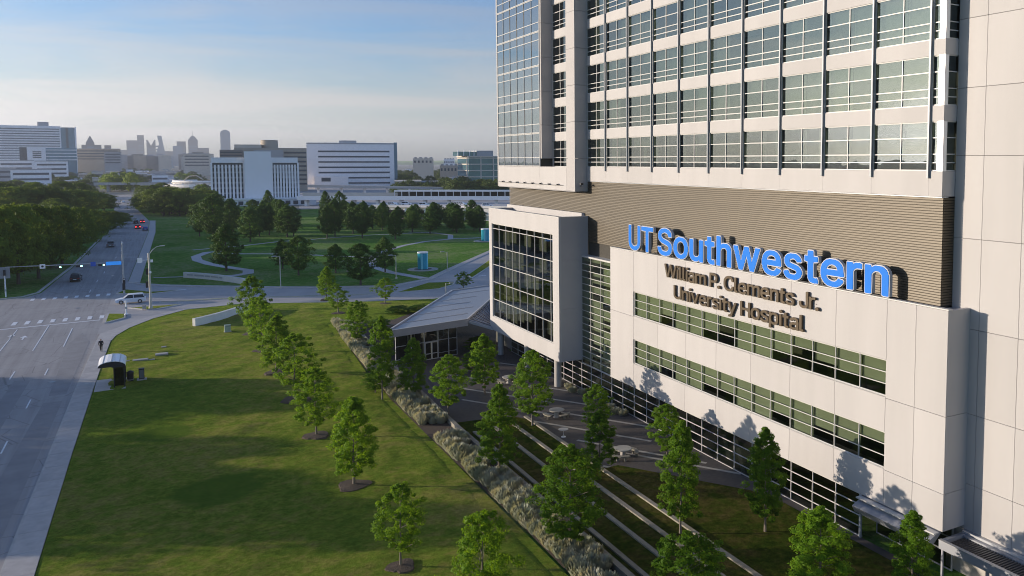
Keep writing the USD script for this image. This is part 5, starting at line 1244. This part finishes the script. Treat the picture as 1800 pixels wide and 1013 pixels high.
# glass office at right
t, w, h, D = block('glass_building', 'green glass office block with pale floor bands beside the hospital', 824, 905, 276, 700, 36, yaw=-math.radians(3))
MB().box(.3, w - .3, .3, 35, 0, h - .1).build('wall', L['far_teal_glass'], t)
for k in range(6): z = far_z(334 - k * 11, D); MB().box(0, w, 0, 36, z, z + .9).build('floor_band', L['far_cream'], t)
MB().box(-.5, w + .3, -.4, 36.4, h - .09, h + .8).build('roof', L['far_cream'], t)
MB().box(fx_(808, 804, D), fx_(842, 804, D), 4, 20, h + .82, far_z(267, D)).build('roof_house', L['far_teal_glass'], t); MB().box(fx_(841, 804, D), fx_(870, 804, D), 4, 20, h + .82, far_z(265, D)).build('roof_plant', L['far_grey'], t)
for px in (808, 818, 828, 836): x = fx_(px, 804, D); MB().box(x - .25, x + .25, 3, 3.5, h + .8, far_z(264, D)).build('roof_post', L['far_white'], t)
for px in (822, 846, 868): x = fx_(px, 804, D); MB().box(x - .5, x + .5, -.1, .28, 0, h - .2).build('pier', L['far_cream'], t)
for pl, pr, tp, D, mt, lab in [(727, 763, 278.5, 1100, 'far_cream', 'pale beige building with a toothed roofline between white slab and glass office'), (774, 806, 291, 900, 'far_tan', 'low orange brick building left of the glass office'), (781, 800, 280, 1250, 'far_white', 'small white building with dark openings behind the brick one')]:
    t, w, h, D = block('city_building', lab, pl, pr, tp, D, 30); MB().box(0, w, 0, 30, 0, h).build('wall', L[mt], t)
    for k in range(4): MB().box(w * (.06 + .25 * k), w * (.2 + .25 * k), 2, 10, h + .01, h + 1.6).build('roof_plant', L['far_grey'], t)
    for k in range(5):
        MB().box(w * (.05 + .19 * k), w * (.14 + .19 * k), -.1, -.02, h - 6, h - 3).build('window', L['far_glass'], t)
# parking deck
PD = thing('parking_deck', 'white parking deck with open sides and cars on its roof behind the park', 'parking garage', (*far_at(652, 372)[:2], 0), -AZ)
CUR[0], CUR[1] = far_at(652, 372) * [1, 1, 0], RT
wd = fx_(905, 652, 372)
MB().prism([(0, .2), (wd, -14), (wd, 26), (4, 22)], 5.3, 5.6).build('deck', L['concrete'], PD)
for a, b in (((0, 0), (wd * .55, -5)), ((wd * .55, -5), (wd, -14)), ((0, .2), (5, 22))):
    MB().prism(LineString([a, b]).buffer(.18, cap_style=2), 4.2, 6.5).build('parapet', L['far_white'], PD)
for k in range(14): MB().box(2 + k * wd / 14, 2.7 + k * wd / 14, -.2 - k * .95, .5 - k * .95, 0, 5.29).build('column', L['far_white'], PD)
MB().prism([(0, 24), (wd, 24), (wd, 24.4), (0, 24.4)], 0, 5.2).build('back_wall', L['dark_gap'], PD)
MB().prism([(1, 3), (wd, -9), (wd, -8.8), (1, 3.2)], 0, 1.1).build('ground_rail', L['concrete'], PD)
MB().prism([(fx_(833, 652, 372), -9.4), (wd, -14.4), (wd, -14), (fx_(833, 652, 372), -9.0)], 0, 6.6).build('blank_wall', L['far_white'], PD)
for k, (px, lab, pt) in enumerate([(690, 'car', 'car_silver'), (714, 'car', 'car_white'), (745, 'car', 'car_white'), (812, 'car', 'car_white'), (856, 'car', 'car_white'), (805, 'car', 'car_grey')]):
    g = far_at(px, 382 + (k % 2) * 7 - (px - 652) * .05)
    ll = ['silver car, leftmost on the parking deck roof', 'white SUV second from the left on the parking deck roof', 'white SUV alone in the middle of the deck roof', 'white car on the deck roof behind a pointed tree', 'white car at the right end of the deck roof', 'grey car beside the white one behind the pointed tree'][k]
    dup(far_car, (g[0], g[1], 5.61), R.uniform(-.3, .3) - AZ, ll, 'cars on the parking deck')
# viaduct and the long roofed gallery on it
VD = thing('viaduct', 'long pale concrete viaduct with a roofed dark gallery running to the right', 'bridge', (*far_at(522, 480)[:2], 0), -AZ)
CUR[0], CUR[1] = far_at(522, 480) * [1, 1, 0], RT
wv = fx_(900, 522, 480)
MB().box(0, wv, 0, 9, 4.0, 4.6).build('deck', L['far_white'], VD)
MB().box(0, wv, -.3, 0, 3.6, 5.9).build('parapet', L['far_white'], VD)
MB().box(0, wv, 9.02, 9.3, 3.6, 5.9).build('rear_parapet', L['far_white'], VD)
xs = fx_(692, 522, 480)
MB().box(xs, wv, 1, 8.5, 8.6, 9.3).build('gallery_roof', L['far_blue_glass'], VD); MB().box(xs, wv, .9, .98, 8.4, 9.32).build('roof_edge', L['far_white'], VD)
MB().box(xs, wv, 8.0, 8.3, 4.6, 8.59).build('gallery_wall', L['dark_gap'], VD)
for k in range(17): x = xs + (wv - xs) * k / 16; MB().box(x - .18, x + .18, 1.0, 1.4, 4.6, 8.58).build('gallery_column', L['far_white'], VD)
MB().box(0, xs - .1, 7.8, 8.3, 4.6, 7.6).build('low_wall', L['far_cream'], VD)
for k in range(9): x = 4 + k * wv / 9; MB().box(x - .7, x + .7, 2, 6, 0, 3.99).build('pier', L['far_white'], VD)
t, w, h, D = block('ramp_bridge', 'sloping pale ramp passing below the white slab building', 540, 780, 322, 560, 8, 'bridge')
MB().hexa([(0, 0, 8.4), (w, 0, 6.2), (w, 8, 6.2), (0, 8, 8.4)], [(0, 0, 10.2), (w, 0, 7.6), (w, 8, 7.6), (0, 8, 10.2)]).build('deck', L['concrete'], t)
for k in range(6): MB().box(6 + k * w / 6, 7.6 + k * w / 6, 3, 5, 0, 8.35 - k * .36).build('pier', L['far_white'], t)
# round garage ramps
t = thing('spiral_ramp', 'curved white spiral ramps left of the slatted office', 'ramp', (*far_at(372, 640)[:2], 0), -AZ)
for rr, z, z2 in ((34, 3.2, 5.0), (30, 7.2, 8.8), (25, 10.4, 11.6)):
    an = np.linspace(math.pi * .75, math.pi * 1.75, 30); out = [(rr * math.cos(a), rr * .8 * math.sin(a)) for a in an]
    MB().prism(LineString(out).buffer(3.2, cap_style=2), z - .8, z).build('deck', L['concrete'], t, 30); MB().prism(LineString([(x * 1.09, y_ * 1.11) for x, y_ in out]).buffer(.25, cap_style=2), z - 1.4, z2).build('parapet', L['far_white'], t, 30)
for k in range(7): a = math.pi * (.8 + .15 * k); MB().box(30 * math.cos(a) - .6, 30 * math.cos(a) + .6, 24 * math.sin(a) - .6, 24 * math.sin(a) + .6, 0, 9.5).build('column', L['far_white'], t)
MB().tube((-18, -6, 11), (-14, -6, 14.5), .4, .4, 8).tube((-14, -6, 14.5), (-8, -6, 15.2), .4, .4, 8).tube((-8, -6, 15.2), (-3, -6, 12), .4, .4, 8).build('arched_gate', L['far_cream'], t)
# overpass across the main road
t = thing('overpass', 'low road overpass crossing the main road in the distance', 'bridge', (*far_at(150, 700)[:2], 0), -AZ + .25)
MB().box(0, 62, 0, 9, 6.0, 6.9).box(0, 62, -.3, -.01, 5.8, 7.9).box(0, 62, 9.01, 9.3, 5.8, 7.9).build('deck', L['concrete'], t)
for k in range(3): MB().box(15 + k * 19, 17 + k * 19, 3, 6, 0, 5.99).build('pier', L['concrete'], t)
sheet('freeway', [tuple(far_at(255, 760)[:2]), tuple(far_at(332, 760)[:2]), tuple(far_at(322, 1900)[:2]), tuple(far_at(281, 1900)[:2])], .02, L['path'])
sheet('far_lot', [tuple(far_at(-20, 650)[:2]), tuple(far_at(125, 720)[:2]), tuple(far_at(130, 1000)[:2]), tuple(far_at(-20, 1050)[:2])], .02, L['path'])
sheet('far_lot', [tuple(far_at(525, 455)[:2]), tuple(far_at(920, 455)[:2]), tuple(far_at(920, 900)[:2]), tuple(far_at(525, 900)[:2])], .02, L['asphalt_light'])
# big hospital at far left
t, w, h, D = block('far_hospital', 'huge pale slab hospital with a glass end at the left edge', -60, 112, 219, 1500, 45)
MB().box(0, w, 0, 45, 0, h).build('wall', L['far_white'], t); MB().box(fx_(112, -60, D) + .05, fx_(136, -60, D), 2, 40, 0, h - 2).build('glass_end', L['far_blue_glass'], t); MB().box(fx_(136, -60, D) + .1, fx_(139, -60, D), 1, 41, 0, h - 1).build('end_fin', L['far_white'], t)
MB().box(fx_(72, -60, D), fx_(92, -60, D), 10, 30, h + .05, far_z(211.5, D)).build('roof_house', L['far_grey'], t)
for k in range(13):
    z = h - 6 - k * 4.6; MB().box(w * .02, w * .985, -.25, -.05, z - .8, z + .9).build('window_band', L['city_grey'], t)
MB().box(fx_(121, -60, D), fx_(125, -60, D), 1.6, 1.95, 12, h - 3).build('stair_window', L['far_glass'], t)
t, w, h, D = block('clinic_building', 'white and glass clinic block in front of the huge hospital', 38, 138, 259, 1250, 40)
MB().box(0, fx_(51, 38, D), 0, 30, 0, h).build('dark_wing', L['city_grey'], t); MB().box(fx_(51, 38, D) + .05, fx_(84, 38, D), -4, 30, 0, h + 1).build('wall', L['far_white'], t); MB().box(fx_(84, 38, D) + .05, w, 0, 30, 0, h - 1).build('glass_wing', L['far_blue_glass'], t)
for k in range(4): z = far_z(267 + 3.3 * k, D); MB().box(fx_(61, 38, D), fx_(76, 38, D), -4.2, -4.02, z - .8, z + .8).build('window', L['far_glass'], t)
for k in range(4): z = h - 4 - k * 5; MB().box(fx_(84, 38, D) + .1, w, -.25, -.04, z - .6, z + .6).build('floor_band', L['far_white'], t)
for pl, pr, tp, D, mt, lab in [(0, 62, 283, 1050, 'far_white', 'low white annex with dark slots at the left edge'), (64, 122, 284, 1030, 'far_white', 'low white annex right of the first in front of the clinic'), (130, 215, 262, 1700, 'far_tan', 'tan hospital wing beside the blue glass clinic'), (186, 216, 268, 1650, 'far_grey', 'grey-tan block at the end of the hospital group'),
                               (218, 250, 274, 2300, 'far_brown', 'brown low block below the downtown towers'), (250, 295, 275, 2200, 'far_brown', 'second brown low block below the downtown towers'), (324, 372, 271, 1500, 'far_cream', 'sunlit cream warehouse-like block left of the slatted office'), (340, 360, 268, 1700, 'far_tan', 'small tan block behind the cream one'), (20, 92, 299, 830, 'far_white', 'long low white shed among the left trees'), (-30, 30, 296, 900, 'far_grey', 'low grey shed at the left edge among trees')]:
    t, w, h, D = block('city_building', lab, pl, pr, tp, D, 30); MB().box(0, w, 0, 30, 0, h).build('wall', L[mt], t); MB().box(-.4, w + .4, -.4, 30.4, h + .02, h + .9).build('parapet', L['far_grey'], t)
    nf = max(1, int(h / 6))
    for k in range(min(nf, 4)): z = h - 4 - k * 5.5; MB().box(w * .06, w * .94, -.22, -.04, max(z - 1.1, 1), max(z + 1.0, 2)).build('window_band', L['city_grey'], t)
for i in range(46):          # low sheds, shops and clinics between the trees
    px, D = (R.uniform(-60, 330), R.uniform(620, 1700)) if i < 34 else (R.uniform(700, 800), R.uniform(820, 1900))
    if i < 34 and 225 < px < 335 and D < 1000: continue
    mt, h = R.choice(('far_white', 'far_cream', 'far_grey', 'far_tan', 'far_white')), R.uniform(5, 10)
    t, w, _, D = block('low_building', 'low flat roofed building among the distant trees', px, px + R.uniform(14000, 36000) / D, 290, D, 30, group='low buildings among the distant trees')
    MB().box(0, w, 0, 30, 0, h).build('wall', L[mt], t); MB().box(-.3, w + .3, -.3, 30.3, h + .02, h + .5).build('roof', L[R.choice(('far_white', 'far_grey'))], t)
    MB().box(w * .05, w * .95, -.2, -.04, h * .35, h * .62).build('window_band', L['city_grey'], t)
    for q_ in range(3): x = w * R.uniform(.08, .85); MB().box(x, x + 3, 6 + 6 * q_, 10 + 6 * q_, h + .52, h + R.uniform(1.4, 2.4)).build('roof_plant', L['far_grey'], t)
# downtown towers
def tower(lab, pl, pr, tp, mt, kind='flat', D=5200, dep=45):
    t, w, h, D = block('skyscraper', lab, pl, pr, tp, D, dep, 'skyscraper')
    if kind == 'flat': MB().box(0, w, 0, dep, 0, h).build('shaft', L[mt], t)
    elif kind == 'pyramid':
        e = h - (h - 26) * .28; MB().box(0, w, 0, dep, 0, e).build('shaft', L[mt], t); MB().hexa([(0, 0, e), (w, 0, e), (w, dep, e), (0, dep, e)], [(w * .46, dep * .46, h), (w * .54, dep * .46, h), (w * .54, dep * .54, h), (w * .46, dep * .54, h)]).build('pyramid_roof', L[mt], t)
    elif kind == 'spire':
        e = h - (h - 26) * .16; MB().box(0, w, 0, dep, 0, e).build('shaft', L[mt], t); MB().hexa([(0, 0, e), (w, 0, e), (w, dep, e), (0, dep, e)], [(w * .35, dep * .35, h), (w * .65, dep * .35, h), (w * .65, dep * .65, h), (w * .35, dep * .65, h)]).build('crown', L[mt], t); MB().tube((w / 2, dep / 2, h), (w / 2, dep / 2, h + 34), 1.6, .6, 6).build('spire', L['city_grey'], t)
    elif kind == 'round':
        n = 12; pts = [(w / 2 + w / 2 * math.cos(math.pi * k / n), (h - w * .42) + w * .42 * math.sin(math.pi * k / n)) for k in range(n + 1)] + [(0, 0), (w, 0)]
        v = [(x, yy, z) for yy in (0, dep) for x, z in pts]; m = MB(); tm = trimesh.creation.extrude_polygon(Polygon(pts), dep, engine='earcut'); vv = tm.vertices; m.add(np.c_[vv[:, 0], dep - vv[:, 2], vv[:, 1]], tm.faces).build('shaft', L[mt], t)
    elif kind == 'lean':
        pts = [(w * .28, h), (w * .72, h), (w * .78, h * .86), (w * 1.0, h * .45), (w, 0), (0, 0), (w * .1, h * .4), (w * .45, h * .72)]
        tm = trimesh.creation.extrude_polygon(Polygon(pts).buffer(0), dep, engine='earcut'); vv = tm.vertices; MB().add(np.c_[vv[:, 0], dep - vv[:, 2], vv[:, 1]], tm.faces).build('shaft', L[mt], t)
    elif kind == 'wedge':
        tm = trimesh.creation.extrude_polygon(Polygon([(0, 0), (w, 0), (w, h), (w * .86, h), (w * .5, h * .78), (w * .14, h), (0, h)]), dep, engine='earcut'); vv = tm.vertices; MB().add(np.c_[vv[:, 0], dep - vv[:, 2], vv[:, 1]], tm.faces).build('shaft', L[mt], t)
    nfl = 6
    for k in range(nfl): z = h * .62 - k * h * .1; MB().box(w * .12, w * .88, -.6, -.05, z, z + h * .05).build('window_band', L['city_blue'], t)


for a in [('dark tower with a pyramid roof, leftmost of the skyline', 155, 170, 239, 'city_grey', 'pyramid', 3300), ('low broad block around the pyramid tower', 147, 182, 255, 'city_grey', 'flat', 3400), ('low block right of the pyramid tower', 187, 199, 255.5, 'far_brown', 'flat', 3000), ('broad grey tower left of the tallest in the middle cluster', 226, 246, 247, 'city_grey', 'flat'), ('tall square topped tower in the middle cluster', 245, 257, 238, 'city_grey', 'flat', 5300),
          ('tower with a notched top in the middle cluster', 261, 277, 246.5, 'city_grey', 'wedge', 5000), ('leaning curved glass tower of the middle cluster', 275, 293, 239, 'city_blue', 'lean', 4900), ('pale tower on the left of the right cluster', 307, 325, 257, 'city_blue', 'flat', 4700), ('grey tower behind the pale one in the right cluster', 314, 330, 249, 'city_grey', 'flat', 5100),
          ('tower with a pointed crown and thin spire', 334, 351, 239.5, 'city_grey', 'spire', 5100), ('low tower right of the spired tower', 351, 370, 260.5, 'city_grey', 'flat', 4800), ('blue glass tower with a rounded top, standing alone', 390.5, 408, 228.7, 'city_blue', 'round', 4600), ('faint low block far behind the viaduct gap', 205, 228, 264, 'city_grey', 'flat', 5400), ('faint low block below the leaning tower', 290, 309, 266, 'city_grey', 'flat', 5400)]:
    tower(*a)
for k in range(26):
    px = R.uniform(140, 372); D = R.uniform(1900, 4200); t, w, h, D = block('city_building', 'small low city block in the haze under the skyline', px, px + R.uniform(8, 24), R.uniform(270, 277), D, 40, group='low hazy city blocks')
    MB().box(0, w, 0, 40, 0, h).build('wall', L[R.choice(('far_grey', 'far_tan', 'far_cream', 'far_brown'))], t)
# a far wooded ridge on the horizon
m = MB()
for k in range(90):
    px = -150 + k * 13; a, b = far_at(px, 6400), far_at(px + 13.4, 6400); h1 = 26 + 14 * meshkit.fbm(np.array([[k * .3, 0, 0]]), 3, 5)[0]; h2 = 26 + 14 * meshkit.fbm(np.array([[(k + 1) * .3, 0, 0]]), 3, 5)[0]
    c, d = far_at(px, 7400), far_at(px + 13.4, 7400)
    m.add([(a[0], a[1], -1), (b[0], b[1], -1), (b[0], b[1], h2 * .6), (a[0], a[1], h1 * .6), (c[0], c[1], h1), (d[0], d[1], h2)], [(0, 1, 2, 3), (3, 2, 5, 4)])
m.build('hills', L['leaf_far'] if False else L['park_grass'], None, kind='structure')

# ------------------------------------------------------------------ the air
HB = MB(); c0 = EYE[:2]
HB.box(-6500, 8200, -400, 8600, -1.5, 330)
look('haze', {'v': ('principled_volume', {'color': (0.86, 0.90, 0.98), 'density': 0.000065, 'anisotropy': 0.25})}, [], surface=None, volume='v.volume')
HB.build('haze', L['haze'], None, kind='stuff')
